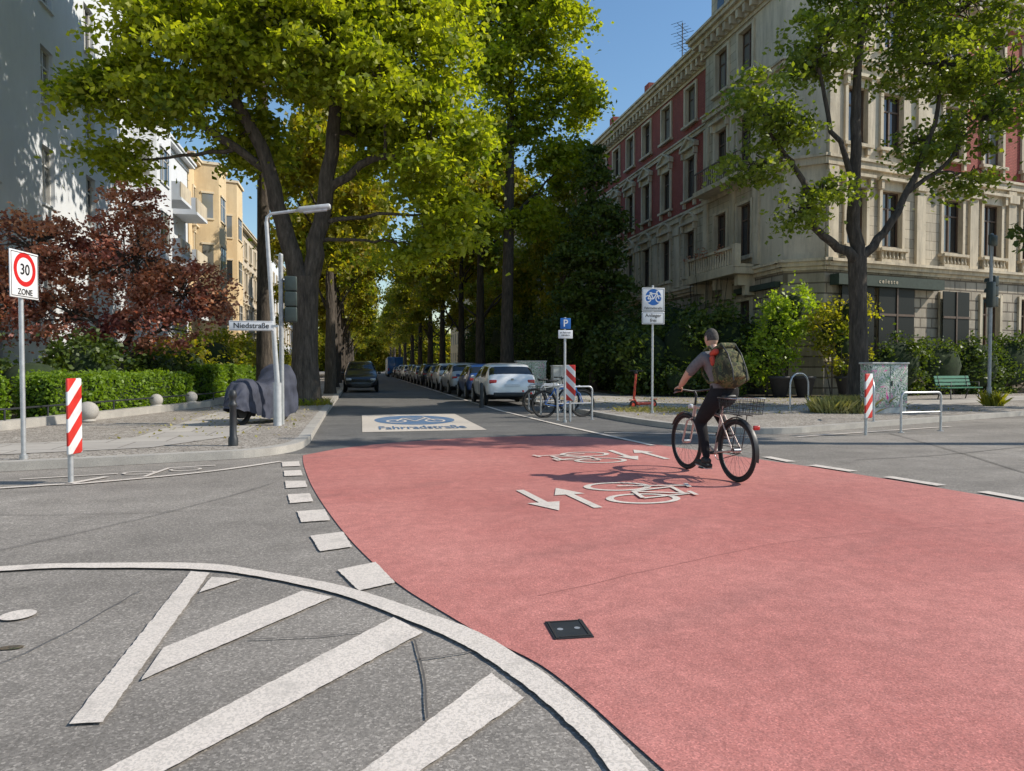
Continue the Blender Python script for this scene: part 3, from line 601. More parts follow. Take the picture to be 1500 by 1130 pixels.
tree('chestnut_tree',(-1.8,24.3,.1),[(0,0,0,.48),(.0,0,1.5,.42),(.03,0,3.0,.40),(.05,0,4.2,.42)],
 [(4.1,-1,8.4,1.7,1.9,1.6),(4.7,-.7,6.3,1.1,1.2,1.0),(3.4,0,11.5,2.2,2.6,2.0),(0,-1,11.5,2.4,2.6,1.8),(-3.3,-1,10.8,2.0,2.4,1.5),(-5.3,-.5,9.7,1.5,1.7,.9),(-1.9,1.5,9,1.3,1.6,.9),(2.4,2,9.2,1.2,1.6,1.2),(0,0,14.8,3.2,3.2,2.2),(-3.6,0,13.4,2.1,2.3,1.7),(3.8,0,14.4,1.9,2.4,2.0),(2.4,-2.4,9.8,1.2,1.2,1.1),(-3.9,-1.8,9.2,1.1,1.0,.6),(-5.6,.5,7.9,.8,1.0,.5),(3.2,-.5,5.4,.8,.8,.6)],
 'leaf_chestnut',dens=5.0,per=165,cr=.82,size=.225,seed=3,twig=.4,flat=.34,
 limbs=([(0,0,3.8,.33),(-.7,0,6,.27),(-1.2,-.2,8.2,.22),(-2.5,-.5,10.5,.14),(-2.2,-1,15,.07)],[(.1,0,3.8,.33),(.5,0,6,.27),(.95,-.1,9,.22),(1.2,0,12.5,.15),(.6,0,17,.07)],[(-1,0,7.5,.15),(-3,-.5,8.8,.12),(-5.3,-.6,9.5,.07)],[(.7,0,7,.16),(2.2,-.6,8,.12),(4,-1,8.2,.07)]))
# the tall tree behind it: its top, above the frame, shades the white house
tree('chestnut_tree',(-3.6,28.6,.1),[(0,0,0,.3),(0,0,5,.25),(0,0,10,.2),(0,0,15,.14)],
 [(0,-4,18.2,3.2,3.0,2.0),(0,2,18.8,3.4,3.4,2.2),(-1.5,5.5,17,3,3,2.2),(-.5,0,21,3,4,2.0),(-1.8,-7,16.6,2.6,2.4,1.9)],
 'leaf_chestnut',dens=3.0,per=60,cr=1.1,size=.42,seed=33,twig=.3)
tree('chestnut_tree',(7.7,37.5,.1),[(0,0,0,.36),(0,0,4,.32),(.1,0,9,.27),(.2,0,14,.2),(.3,0,19,.12)],
 [(1.7,-1,19.5,2.1,2.5,2.0),(3.4,0,16.0,1.8,2.2,1.6),(-.4,0,17,1.5,2.2,2.0),(3.2,0,12.4,1.6,1.8,1.3),(-1.2,0,12.8,1.1,1.4,1.3),(.6,0,22,2.1,2.5,1.8),(-1.3,0,9,1.0,1.2,1.0),(1.5,0,9.4,1.2,1.3,1.0),(-1.8,1,20.5,1.6,1.8,1.8),(1.2,0,14.5,1.2,1.4,1.2)],
 'leaf_chestnut',dens=5,per=95,cr=.85,size=.29,seed=4,twig=.5,flat=.36)
tree('yew_tree',(11.6,34.5,.1),[(0,0,0,.22),(0,0,4,.18),(0,0,9,.1),(0,0,11.5,.04)],
 [(0,0,11,.7,.7,1.3),(.2,0,9,1.3,1.3,1.0),(-.3,0,7,1.8,1.8,1.0),(.3,0,5.2,2.1,2,1.0),(-.4,0,3.3,2.0,1.8,1.0)],'leaf_dark',dens=7,per=90,cr=.65,size=.24,seed=5,flat=.35)
tree('maple_tree',(15.0,19.2,.12),[(0,0,0,.32),(.0,0,1.5,.27),(-.05,0,3.2,.25),(-.1,0,4.6,.27)],
 [(-3.7,-.3,8.9,1.2,1.2,.8),(-3.5,0,7.2,1.0,1.0,.55),(-1.3,0,10.9,1.3,1.4,.9),(-1.3,-.2,6.5,.8,.8,.45),(2.7,0,10.8,1.8,1.8,1.2),(4.1,0,9,1.3,1.5,.9),(2.4,.2,8.2,1.0,1.0,.6),(0.3,0,12.6,2.0,2.2,1.2),(-2.3,0,5.9,.7,.7,.4),(.5,0,15,3,3,1.6),(3.8,0,13,2,2,1.5),(-2.6,0,8.2,.8,.9,.5),(5.4,0,10.6,1.3,1.4,1.1),(3.9,0,7.2,.8,.8,.5)],
 'leaf_maple_green',dens=8,per=60,cr=.55,size=.185,seed=6,twig=.7,flat=.4,
 limbs=([(-.1,0,4.4,.17),(-.9,0,5.0,.13),(-1.7,0,5.4,.11),(-1.9,0,6.8,.09),(-3.2,0,8.4,.05)],[(-.1,0,4.4,.22),(-.25,0,6.5,.18),(-.2,0,9.5,.13),(0,0,12.5,.08)],[(-.05,0,4.5,.16),(.9,0,5.4,.12),(1.7,0,6.8,.10),(2.6,0,8.8,.07),(3,0,11,.04)],[(-.25,0,6.8,.1),(-1,0,8.4,.07),(-1.5,0,10.2,.05)],[(1.6,0,6.6,.08),(3,0,7.6,.06),(4,0,8.8,.04)]))
tree('maple_tree',(24.5,16.5,.12),[(0,0,0,.3),(0,0,3,.25),(0,0,6,.2)],[(0,0,9,3,3,2),(-2.5,.5,7,1.6,1.6,1.1),(-3.9,1,5.4,1.1,1,.7),(2,0,8,2,2,2),(0,0,12,3,3,2)],'leaf_dark',dens=4,per=60,cr=.6,size=.22,seed=9)
# tree on the near right corner; its crown shades the far end of the red crossing
tree('maple_tree',(19.0,8.6,.12),[(0,0,0,.3),(0,0,4,.25),(0,0,9,.18)],[(-.4,.6,12,1.9,.9,1.3),(-2.8,.9,12.1,1.5,.6,.8),(-4.9,.9,11.8,1.1,.4,.5),(1.8,.6,13,1.8,1.0,1.4)],'leaf_maple_green',dens=4.5,per=50,cr=.5,size=.25,seed=10)
tree('red_plum_tree',(-7.3,24,.1),[(0,0,0,.16),(.05,0,1.0,.14),(0,0,1.8,.12)],
 [(.2,0,4.5,1.9,1.8,1.4),(-2.2,0,5.0,1.5,1.5,1.1),(1.9,-.2,3.8,1.3,1.3,1.0),(-3.0,0,3.2,1.5,1.4,1.2),(1.0,-.3,2.5,1.3,1.1,.8),(.4,-.3,6.2,.9,1.0,.7),(-1.2,-.4,2.7,1.3,1.1,.9),(2.8,-.3,3.3,.7,.7,.7),(-3.9,-.2,4.4,1.2,1.1,1.1)],
 'leaf_red',dens=11,per=60,cr=.42,size=.14,seed=8,twig=.9,limbs=([(0,0,1.6,.1),(-1,0,3,.07),(-2,0,4.8,.04)],[(0,0,1.6,.1),(.6,0,3,.07),(.4,0,5,.04)],[(0,0,1.3,.08),(1.2,0,2.4,.06),(2,0,3.6,.03)]))
def far_tree(seed):
    rs=np.random.RandomState(seed); lb=[(0,0,13,2.4,2.4,1.8),(0,0,16,1.8,1.8,1.4)]
    for k in range(7):
        a=k*2*math.pi/7+rs.rand(); lb.append((math.cos(a)*2.7,math.sin(a)*2.7,8.5+rs.rand()*4,1.5,1.5,1.2))
    for k in range(3):
        a=rs.rand()*6.28; lb.append((math.cos(a)*2.6,math.sin(a)*2.6,6.6+rs.rand(),1.0,1.0,.7))
    return tree('linden_tree',(0,0,.1),[(0,0,0,.33),(.05,0,4,.28),(0,0,8,.2),(.1,0,12,.1)],lb,'leaf_street',dens=4.2,per=62,cr=.95,size=.36,seed=seed,twig=.35,flat=.4)
v=[far_tree(21),far_tree(22)]
pos=[(-1.4,34,.8),(8.0,48,1),(-1.6,45,.8),(8.2,59,1),(-1.8,57,.85),(8.0,71,1),(-1.9,69,.9),(8,84,1),(-2,82,.9),(8,98,1),(-2,96,.95),(8,114,1),(-2,112,1),(8,132,1),(-2,130,1),(8,152,1),(-2,150,1),(8,175,1),(-2,172,1),(8,198,1),(-2,195,1),(3,215,1.1),(-4,220,1.1),(10,220,1.1),(-9,215,1),(16,215,1),(-8,100,.9),(15,90,.8),(13.6,53,.62),(14,66,.62),(14,78,.6),(12.8,44,.5)]
for i,(x,y,q) in enumerate(pos):
    src=v[i%2]
    if i<2: e=src
    else:
        e=empty('linden_tree')
        for c in src.children:
            o=bpy.data.objects.new(c.name.split('.')[0],c.data); COL.objects.link(o); o.parent=e
    e.location=(x,y,.1); e.rotation_euler=(0,0,i*1.7); s_=(.92+.16*((i*37)%10)/10); e.scale=(s_*q,s_*q,s_*(1.0+.1*((i*13)%5)/5)*(1 if q>.7 else .75))
def shrub(name,parts,mat,dens=9,per=110,cr=.45,size=.14,seed=1,core=.72,up=.7):
    rs=np.random.RandomState(seed); c=np.mean([p[:3] for p in parts],axis=0); e=empty(name,(c[0],c[1],0)); mb=MB()
    lb=[(p[0]-c[0],p[1]-c[1],p[2],p[3],p[4],p[5]) for p in parts]
    if core:
        for l in lb: mb.ball(l[:3],(l[3]*core,l[4]*core,l[5]*core),'hedge_core',12)
    for l in lb:
        for k in range(4): mb.tube([(l[0]*.6,l[1]*.6,0),(l[0]+rs.normal()*.3,l[1]+rs.normal()*.3,l[2])],[.03,.01],'bark',4,caps=False)
    mb.build('stems',e); P=lobe_clumps(lb,dens,rs,.7); leaf_mesh('foliage',clump_leaves(P,per,cr,rs,.8),size,mat,up=up,parent=e,seed=seed); return e
def boxhedge(name,a,b_,w,h,mat,seed=1,z0=.12,size=.09,dens=900):
    rs=np.random.RandomState(seed); A=Vector((*a,0));Bv=Vector((*b_,0)); L=(Bv-A).length; e=empty(name,(a[0],a[1],0),math.atan2(Bv.y-A.y,Bv.x-A.x)); mb=MB()
    mb.rbox((L/2,0,z0+h/2),(L-.1,w-.12,h-.1),.08,'hedge_core'); mb.build('core',e)
    n=int(dens*(2*L*h+L*w+2*w*h)); t_=rs.rand(n); sel=rs.rand(n)*(2*h+w+.5)
    x=rs.rand(n)*L; y=np.where(sel<h,-w/2,np.where(sel<2*h,w/2,(rs.rand(n)-.5)*w)); zz=np.where(sel<2*h,rs.rand(n)*h,h)
    ends=sel>2*h+w; x=np.where(ends,np.where(t_<.5,0,L),x); zz=np.where(ends,rs.rand(n)*h,zz)
    C=np.c_[x,y,zz+z0]+rs.normal(size=(n,3))*.05+ (np.sin(x*3.1)*.04+np.sin(x*7.3)*.02)[:,None]
    leaf_mesh('foliage',C,size,mat,parent=e,seed=seed,up=.4)
boxhedge('clipped_hedge',(-7.3,18.2),(-5.6,23.8),.9,1.0,'leaf_hedge',1,dens=650,size=.1)
boxhedge('clipped_hedge',(-5.4,26),(-5.3,36),.9,1.2,'leaf_hedge',2,dens=300,size=.14)
boxhedge('clipped_hedge',(-9.6,14.8),(-7.9,17.6),.9,1.0,'leaf_hedge',3,dens=650,size=.1)
shrub('garden_shrub',[(-8.5,21,.9,1,1.2,.8),(-7.6,22.5,1.2,1,1.2,1.1),(-6.8,26,1.0,1.2,1.5,1.0),(-9.5,18,1.0,1.2,1.4,.9),(-9.8,20,1.8,1,1.3,1.3)],'leaf_dark',seed=11,dens=6,per=90,size=.16)
shrub('garden_shrub',[(-7,30,1.2,1.4,2,1.2),(-6.6,34,1.5,1.4,2,1.4),(-7,40,1.5,1.6,3,1.6),(-7,48,1.6,1.6,3,1.7),(-7,58,1.6,1.8,4,1.8)],'leaf_street',seed=12,size=.22,cr=.6,per=50,dens=7)
shrub('ivy_hedge',[(12.5,30,1.7,1.5,1.5,1.7),(14.2,29.5,2.0,1.5,1.5,2.0),(16,29.3,2.1,1.5,1.4,2.1),(12.4,32.5,2.2,1.6,1.8,2.2),(12.6,36,2.4,1.6,2.2,2.4),(15,33,2.8,2,2.2,2.2),(12.5,40.5,2.4,1.6,2.8,2.5),(12.5,46,2.6,1.6,3,2.8),(12.5,53,2.8,1.6,4,3),(12.5,62,3,1.8,5,3.2),(12.5,73,3,1.8,6,3.2)],'leaf_dark',seed=13,dens=5,size=.22,cr=.65,per=75)
shrub('bamboo_bush',[(16.9,26.6,2.9,.8,.8,1.5),(17.5,26.4,3.8,.8,.7,1.1),(16.4,26.9,1.7,.8,.8,1.0)],'leaf_bright',seed=14,core=.5,size=.17,per=60)
shrub('potted_bush',[(19.2,25.5,2.2,.85,.7,1.3),(19.5,25.5,3.6,.8,.6,1.0),(18.6,25.7,3.0,.6,.5,.9)],'leaf_street',seed=15,core=.4,size=.16,per=60,cr=.4)
shrub('garden_hedge',[(22.5,26.3,1.4,1.4,.7,1.4),(25,26.8,1.4,1.5,.7,1.3),(27.5,27.3,1.4,1.5,.7,1.4),(30,27.8,1.5,1.6,.7,1.4),(33,28.4,1.5,1.8,.8,1.5)],'leaf_dark',seed=16,dens=7,per=80,size=.16)
shrub('garden_shrub',[(13.2,27.8,.7,.9,.7,.6),(14.8,27.2,.6,.9,.6,.5)],'leaf_dark',seed=17)
shrub('distant_trees',[(-14,206,6,6,4,6),(-5,206,6,6,4,6),(4,207,6.5,6,4,6),(13,206,6,6,4,6),(22,206,6,6,4,6)],'leaf_street',seed=18,dens=2.0,per=60,cr=1.6,size=.9)
shrub('balcony_flowers',[(16.95,34.6,6.95,.25,.4,.18),(16.95,33.2,6.98,.25,.6,.2),(16.95,31.6,6.95,.25,.5,.18)],'leaf_red',seed=19,dens=40,per=14,cr=.2,size=.12,core=.4)
def grass(name,c,r,n,h,mat,seed):
    rs=np.random.RandomState(seed); mb=MB()
    for i in range(n):
        a=rs.rand()*6.28; q=r*rs.rand()**.6; x=c[0]+math.cos(a)*q; y=c[1]+math.sin(a)*q*.7; hh=h*rs.uniform(.4,1.1); dx,dy=rs.normal(size=2)*.12
        mb.add([(x-.012,y,.1),(x+.012,y,.1),(x+dx*.5+.008,y+dy*.5,.12+hh*.6),(x+dx*1.3,y+dy*1.3,.12+hh)],[(0,1,2),(0,2,3)],mat)
    return mb.build(name)
grass('dry_grass',(12.9,17.0),1.0,1300,.45,'leaf_dry',1); grass('dry_grass',(14.6,18.4),1.2,1100,.4,'leaf_dry',2); grass('dry_grass',(19.6,18.8),.3,200,.5,'leaf_street',3); grass('weeds',(-1.9,24.0),1.0,400,.25,'leaf_street',4)
grass('dry_grass',(8.1,18.6),1.2,300,.14,'leaf_dry',5)
def litter(name,x0,x1,y0,y1,n,seed):
    rs=np.random.RandomState(seed); C=np.c_[rs.uniform(x0,x1,n),rs.uniform(y0,y1,n),np.full(n,.137)]; leaf_mesh(name,C,.08,'leaf_dry',up=9,seed=seed)
litter('fallen_leaves',6.8,17,16.5,27,1100,5); litter('fallen_leaves',-4.4,-1.3,13,30,450,6)
def pot(x,y): 
    p=MB(); p.lathe((0,0,0),[(.0,0),(.25,0),(.42,.75),(.45,.75),(.45,.85),(.38,.85),(.36,.75),(0,.75)],'terracotta',20); p.build('plant_pot',None,(x,y,.13))
for q in ((16.6,25.9),(17.5,25.6),(19.3,25.4),(20.5,25.3)): pot(*q)

# ------------------------------------------------------------ street furniture
def M3(ax,deg): return Matrix.Rotation(math.radians(deg),3,ax)
def signpost(name,loc,h,rz):
    e=empty(name,loc,math.radians(rz)); p=MB(); p.cyl((0,0,0),(0,0,h),.03,'galv_steel',12); p.cyl((0,0,0),(0,0,.06),.05,'galv_steel',12); return e,p
R90=(math.radians(90),0,0)
def bike_icon(p,c,s,y,mat):
    x,z_=c
    for sx in(-1,1): p.disc((x+sx*.42*s,y,z_-.12*s),.27*s,(0,-1,0),mat,20,.19*s)
    def st(a,b,k): 
        A=Vector((x+a[0]*s,y-.0005*k,z_+a[1]*s));Bv=Vector((x+b[0]*s,y-.0005*k,z_+b[1]*s)); d=(Bv-A).normalized(); n=Vector((-d.z,0,d.x))*.04*s; p.poly([A+n,A-n,Bv-n,Bv+n],mat)
    for k,(a,b) in enumerate((((-.42,-.12),(-.2,.3)),((-.22,.26),(.25,.26)),((0,-.12),(.25,.26)),((-.42,-.12),(0,-.12)),((0,-.12),(-.2,.3)),((.42,-.12),(.22,.42)),((.22,.42),(.36,.42)),((-.3,.32),(-.1,.32)))): st(a,b,k+1)
e,p=signpost('cycle_street_sign',(7.6,17.76,.12),3.4,-4)
p.rbox((0,-.045,3.02),(.62,.02,.62),.009,'sign_white'); p.disc((0,-.057,3.08),.215,(0,-1,0),'sign_blue',36); bike_icon(p,(0,3.08),.36,-.059,'sign_white')
p.rbox((0,-.045,2.53),(.62,.02,.33),.009,'sign_white'); p.box((0,-.02,3.0),(.3,.03,.04),'galv_steel'); p.box((0,-.02,2.5),(.3,.03,.04),'galv_steel')
for zz,h in ((3.02,.62),(2.53,.33)):
    for s_ in(-1,1): p.box((s_*.29,-.0575,zz),(.008,.002,h-.05),'sign_black'); p.box((0,-.0575,zz+s_*(h/2-.025)),(.572,.002,.008),'sign_black')
p.build('post_and_plates',e); text('Fahrradstraße',(0,-.06,2.79),.088,R90,'sign_black',e); text('Anlieger\nfrei',(0,-.06,2.53),.13,R90,'sign_black',e)
e,p=signpost('speed_zone_sign',(-4.41,10.61,.12),2.75,80)
p.rbox((0,-.045,2.45),(.58,.02,.62),.009,'sign_white'); p.disc((0,-.057,2.52),.225,(0,-1,0),'sign_red',36,.16); 
for s_ in(-1,1): p.box((s_*.27,-.0575,2.45),(.008,.002,.57),'sign_black'); p.box((0,-.0575,2.45+s_*.285),(.532,.002,.008),'sign_black')
p.build('post_and_plates',e); text('30',(0,-.06,2.515),.2,R90,'sign_black',e); text('ZONE',(0,-.06,2.22),.11,R90,'sign_black',e)
e,p=signpost('parking_sign',(4.84,16.6,0),2.55,0)
p.rbox((0,-.045,2.40),(.26,.015,.26),.006,'sign_blue'); p.rbox((0,-.045,2.14),(.36,.015,.2),.006,'sign_white'); p.build('post_and_plates',e); text('P',(0,-.055,2.40),.24,R90,'sign_white',e); text('an Fahrrad-\nständern',(0,-.055,2.15),.06,R90,'sign_black',e)
def beacon(loc,rz,h=1.22,flip=1):
    e=empty('marker_beacon',loc,math.radians(rz)); p=MB(); p.cyl((0,.03,0),(0,.03,h-.1),.03,'galv_steel',10); p.build('post',e)
    q=MB(); q.rbox((0,0,0),(.25,.035,.88),.015,'beacon_stripes'); o=q.build('board',e,(0,-.02,h-.44)); o.rotation_euler=(0,0,math.pi if flip<0 else 0)
beacon((-3.28,9.12,0),76,flip=-1); beacon((5.05,16.85,0),-15,1.4); beacon((9.78,12.25,0),22,1.22,flip=-1)
def rack(a,b_,h=.82,r=.024,arch=False,bar=True,z0=0):
    A=Vector((*a,z0));Bv=Vector((*b_,z0)); e=empty('bicycle_rack',A); D=Bv-A; p=MB(); Lh=D.length; d=D.normalized(); c=.32 if arch else .1; pts=[Vector((0,0,0))]
    for k in range(7):
        t_=k/6*math.pi/2; pts.append(d*(c-c*math.cos(t_))+Vector((0,0,h-c+c*math.sin(t_))))
    for k in range(7):
        t_=math.pi/2-k/6*math.pi/2; pts.append(d*(Lh-c+c*math.cos(t_))+Vector((0,0,h-c+c*math.sin(t_))))
    pts.append(D); p.tube(pts,r,'galv_steel',10)
    if bar: p.tube([d*.02+Vector((0,0,h*.5)),D-d*.02+Vector((0,0,h*.5))],r*.7,'galv_steel',8)
    for q in((0,0,0),tuple(D)): p.cyl(q,(q[0],q[1],.015),.06,'galv_steel',12)
    p.build('hoop',e)
rack((10.87,12.62),(11.95,12.75)); rack((11.6,17.6),(12.3,17.8),1.05,arch=True,bar=False,z0=.12)
rack((11.3,13.95),(11.75,14.75),.95,arch=True,bar=False,z0=.12)
for x,y in ((4.75,18.6),(4.85,17.3),(4.75,20.0)): rack((x,y),(x+.95,y+.1),.85)
def cabinet(name,loc,sz,rz,mat):
    e=empty(name,loc,math.radians(rz)); p=MB(); w_,d_,h_=sz
    p.box((0,0,.08),(w_*.96,d_*.92,.16),'cabinet_grey'); p.rbox((0,0,.16+h_/2),(w_,d_,h_),.012,mat); p.rbox((0,0,.18+h_),(w_+.06,d_+.06,.05),.012,'cabinet_grey')
    p.box((0,-d_/2-.003,.16+h_/2),(.012,.006,h_*.92),'iron_dark'); p.box((.06,-d_/2-.012,.16+h_*.55),(.03,.02,.14),'iron_dark'); p.build('cabinet_body',e)
cabinet('electrical_cabinet',(13.75,16.6,.12),(1.25,.4,1.15),8,'graffiti'); cabinet('electrical_cabinet',(7.2,30,.12),(1.3,.4,1.3),0,'graffiti'); cabinet('electrical_cabinet',(8.3,29.4,.12),(.6,.4,1.1),0,'cabinet_grey')
e=empty('park_bench',(22.3,22.9,.12),math.radians(12)); p=MB()
for k in range(4): p.box((0,-.18+k*.12,.45),(2.0,.09,.035),'bench_green')
for k in range(3): p.box((0,.28+k*.035,.58+k*.13),(2.0,.03,.10),'bench_green',M3('X',-15))
for x in(-.8,.8):
    p.tube([(x,-.2,0),(x,-.18,.43),(x,.22,.42),(x,.36,.9)],.022,'iron_dark',6); p.tube([(x,.2,.42),(x,.32,0)],.022,'iron_dark',6); p.tube([(x,-.2,.43),(x,-.2,.65),(x,.28,.66)],.018,'iron_dark',6)
p.build('bench_frame',e)
e=empty('street_lamp',(-1.72,15.61,.12)); p=MB(); p.cyl((0,0,0),(0,0,.9),.085,'lamp_grey',14); p.tube([(0,0,.9),(-.1,0,2.6),(-.19,0,4.25)],[.055,.045,.04],'lamp_grey',12)
p.tube([(-.19,0,4.2),(-.18,0,4.34),(-.1,0,4.42),(.5,-.02,4.52)],.032,'lamp_grey',10); p.rbox((.78,-.03,4.57),(.68,.2,.11),.045,'lamp_grey',M3('Y',-9)); p.rbox((.80,-.03,4.515),(.5,.15,.05),.02,'head_lamp',M3('Y',-9)); p.build('lamp_post',e)
e=empty('street_name_sign',(-1.62,15.3,.12),0); p=MB(); p.rbox((-.56,0,2.07),(.86,.02,.2),.008,'sign_white'); p.box((-.1,0,2.07),(.12,.03,.05),'galv_steel')
for s_ in(-1,1): p.box((-.56,-.0115,2.07+s_*.085),(.82,.002,.006),'sign_black')
p.build('plate',e); text('Niedstraße',(-.56,-.014,2.07),.155,R90,'sign_black',e)
def signal(loc,rz,h,zh,n=3,name='traffic_light',polemat='grey_pole'):
    e=empty(name,loc,math.radians(rz)); p=MB(); p.cyl((0,0,0),(0,0,h),.05,polemat,12); p.lathe((0,0,h),[(.05,0),(.05,.03),(0,.06)],polemat,12)
    for k in range(n):
        zc=zh+k*.33; p.rbox((.2,0,zc),(.26,.18,.32),.03,'signal_green'); p.disc((.2,.092,zc),.1,(0,1,0),'black_plastic',20)
        vs=[];
        for a in np.linspace(-.2,math.pi+.2,9): vs+=[(.2+.115*math.cos(a),.09,zc+.115*math.sin(a)),(.2+.12*math.cos(a),.24,zc+.12*math.sin(a))]
        p.add(vs,[(2*i,2*i+1,2*i+3,2*i+2) for i in range(8)],'signal_green')
    for zz in (zh-.05,zh+(n-1)*.33+.05): p.box((.08,0,zz),(.1,.05,.05),'iron_dark')
    p.build('signal_heads',e); return e
signal((-1.66,15.9,.12),5,3.6,2.35)
e=signal((19.5,18.9,.12),20,5.4,3.3); p=MB(); p.rbox((-.22,-.1,3.5),(.24,.2,.8),.04,'signal_green'); p.rbox((-.15,-.1,5.2),(.45,.1,.35),.04,'signal_green'); p.box((-.1,0,3.5),(.2,.05,.05),'iron_dark'); p.cyl((0,0,0),(0,0,.6),.07,'grey_pole'); p.build('signal_box',e)
p=MB(); p.lathe((0,0,0),[(.075,0),(.075,.12),(.055,.15),(.05,.6),(.065,.62),(.065,.66),(.045,.68),(.045,.74),(.06,.76),(.065,.8),(.05,.86),(0,.88)],'iron_dark',18); p.build('bollard',None,(-1.96,11.75,.12))
p=MB(); p.lathe((0,0,0),[(.075,0),(.06,.6),(.065,.8),(0,.85)],'iron_dark',14); p.build('bollard',None,(3.9,23.2,0))
for x,y,r_ in ((-5.98,17.5,.22),(-5.45,20.9,.17),(-4.95,22.7,.17)):
    p=MB(); p.ball((0,0,r_-.02),r_,'kerb_stone',18); p.lathe((0,0,-.02),[(.16,0),(.16,.04),(.1,.06)],'kerb_stone',14); p.build('stone_ball',None,(x,y,.30 if y>18 else .16))
p=MB(); 
for a,b_ in (((-9,12.6),(-6.85,15.7)),((-6.85,15.7),(-6.55,16.9)),((-6.55,16.9),(-5.95,19.1)),((-5.95,19.1),(-5.45,20.9)),((-5.45,20.9),(-4.95,22.7)),((-4.95,22.7),(-4.6,24.1)),((-4.6,24.1),(-4.5,40))):
    p.tube([(a[0],a[1],.52),(b_[0],b_[1],.52)],.022,'iron_dark',6); p.cyl((a[0],a[1],.3),(a[0],a[1],.54),.02,'iron_dark',6)
p.build('garden_rail')
e=empty('covered_motorcycle',(-2.15,16.5,.12),math.radians(62)); 
bm=bmesh.new(); nx,na=44,38; grid=[]
for i in range(nx):
    t_=i/(nx-1); x=-1.08+2.16*t_
    top=np.interp(t_,[0,.08,.22,.4,.5,.62,.72,.8,.92,1],[.6,.9,.98,.88,.86,1.02,1.24,1.30,.98,.55]); wd=np.interp(t_,[0,.1,.4,.65,.78,.9,1],[.10,.22,.30,.34,.46,.28,.12]); row=[]
    low=np.interp(t_,[0,.1,.22,.4,.65,.8,.92,1],[.36,.30,.22,.10,.12,.26,.34,.4])
    for j in range(na):
        s_=j/(na-1)*2-1; a=abs(s_); 
        y=math.copysign(1,s_)*wd*(1-(1-min(1,a*1.7))**2.2)*(1+.15*max(0,a-.5)); z_=top-(top-low)*max(0,(a-.12)/.88)**1.5
        fold=.05*math.sin(i*1.2+3*a)*a+.025*math.sin(i*2.9+j*.4)*a; row.append(bm.verts.new((x+.02*math.sin(j*1.1+i*.3),y+math.copysign(fold,s_),z_+.014*math.sin(i*1.7+j*.9))))
    grid.append(row)
for i in range(nx-1):
    for j in range(na-1): f=bm.faces.new((grid[i][j],grid[i+1][j],grid[i+1][j+1],grid[i][j+1])); f.smooth=True
for row in (grid[0],grid[-1]): bm.faces.new(row)
me=bpy.data.meshes.new('cover'); bm.to_mesh(me); bm.free(); me.materials.append(MATS['cover_navy']); o=bpy.data.objects.new('cover',me); COL.objects.link(o); o.parent=e
p=MB()
for x in(-.72,.74): p.tube([(x+.27*math.cos(a),0,.3+.27*math.sin(a)) for a in np.linspace(0,2*math.pi,24,endpoint=False)],.055,'rubber',8,closed=True); p.cyl((x,-.05,.3),(x,.05,.3),.16,'iron_dark',16)
p.box((0,0,.35),(.8,.2,.25),'black_plastic'); p.build('wheels',e)
e=empty('kick_scooter',(8.15,19.7,.12),math.radians(205)); p=MB()
for x in(-.45,.45): p.tube([(x+.1*math.cos(a),0,.125+.1*math.sin(a)) for a in np.linspace(0,2*math.pi,18,endpoint=False)],.03,'rubber',6,closed=True); p.cyl((x,-.03,.125),(x,.03,.125),.06,'scooter_red',12)
p.rbox((-.05,0,.16),(.78,.17,.09),.03,'scooter_red'); p.box((-.05,0,.208),(.6,.14,.006),'black_plastic'); p.tube([(.3,0,.19),(.40,0,.32),(.30,0,1.12)],.034,'scooter_red',10); p.tube([(.3,-.25,1.12),(.3,.25,1.12)],.02,'black_plastic',8); p.rbox((.32,0,1.08),(.1,.09,.1),.02,'black_plastic'); p.rbox((-.45,0,.27),(.24,.1,.03),.01,'scooter_red'); p.rbox((.46,0,.27),(.2,.09,.03),.01,'scooter_red'); p.build('scooter_body',e)

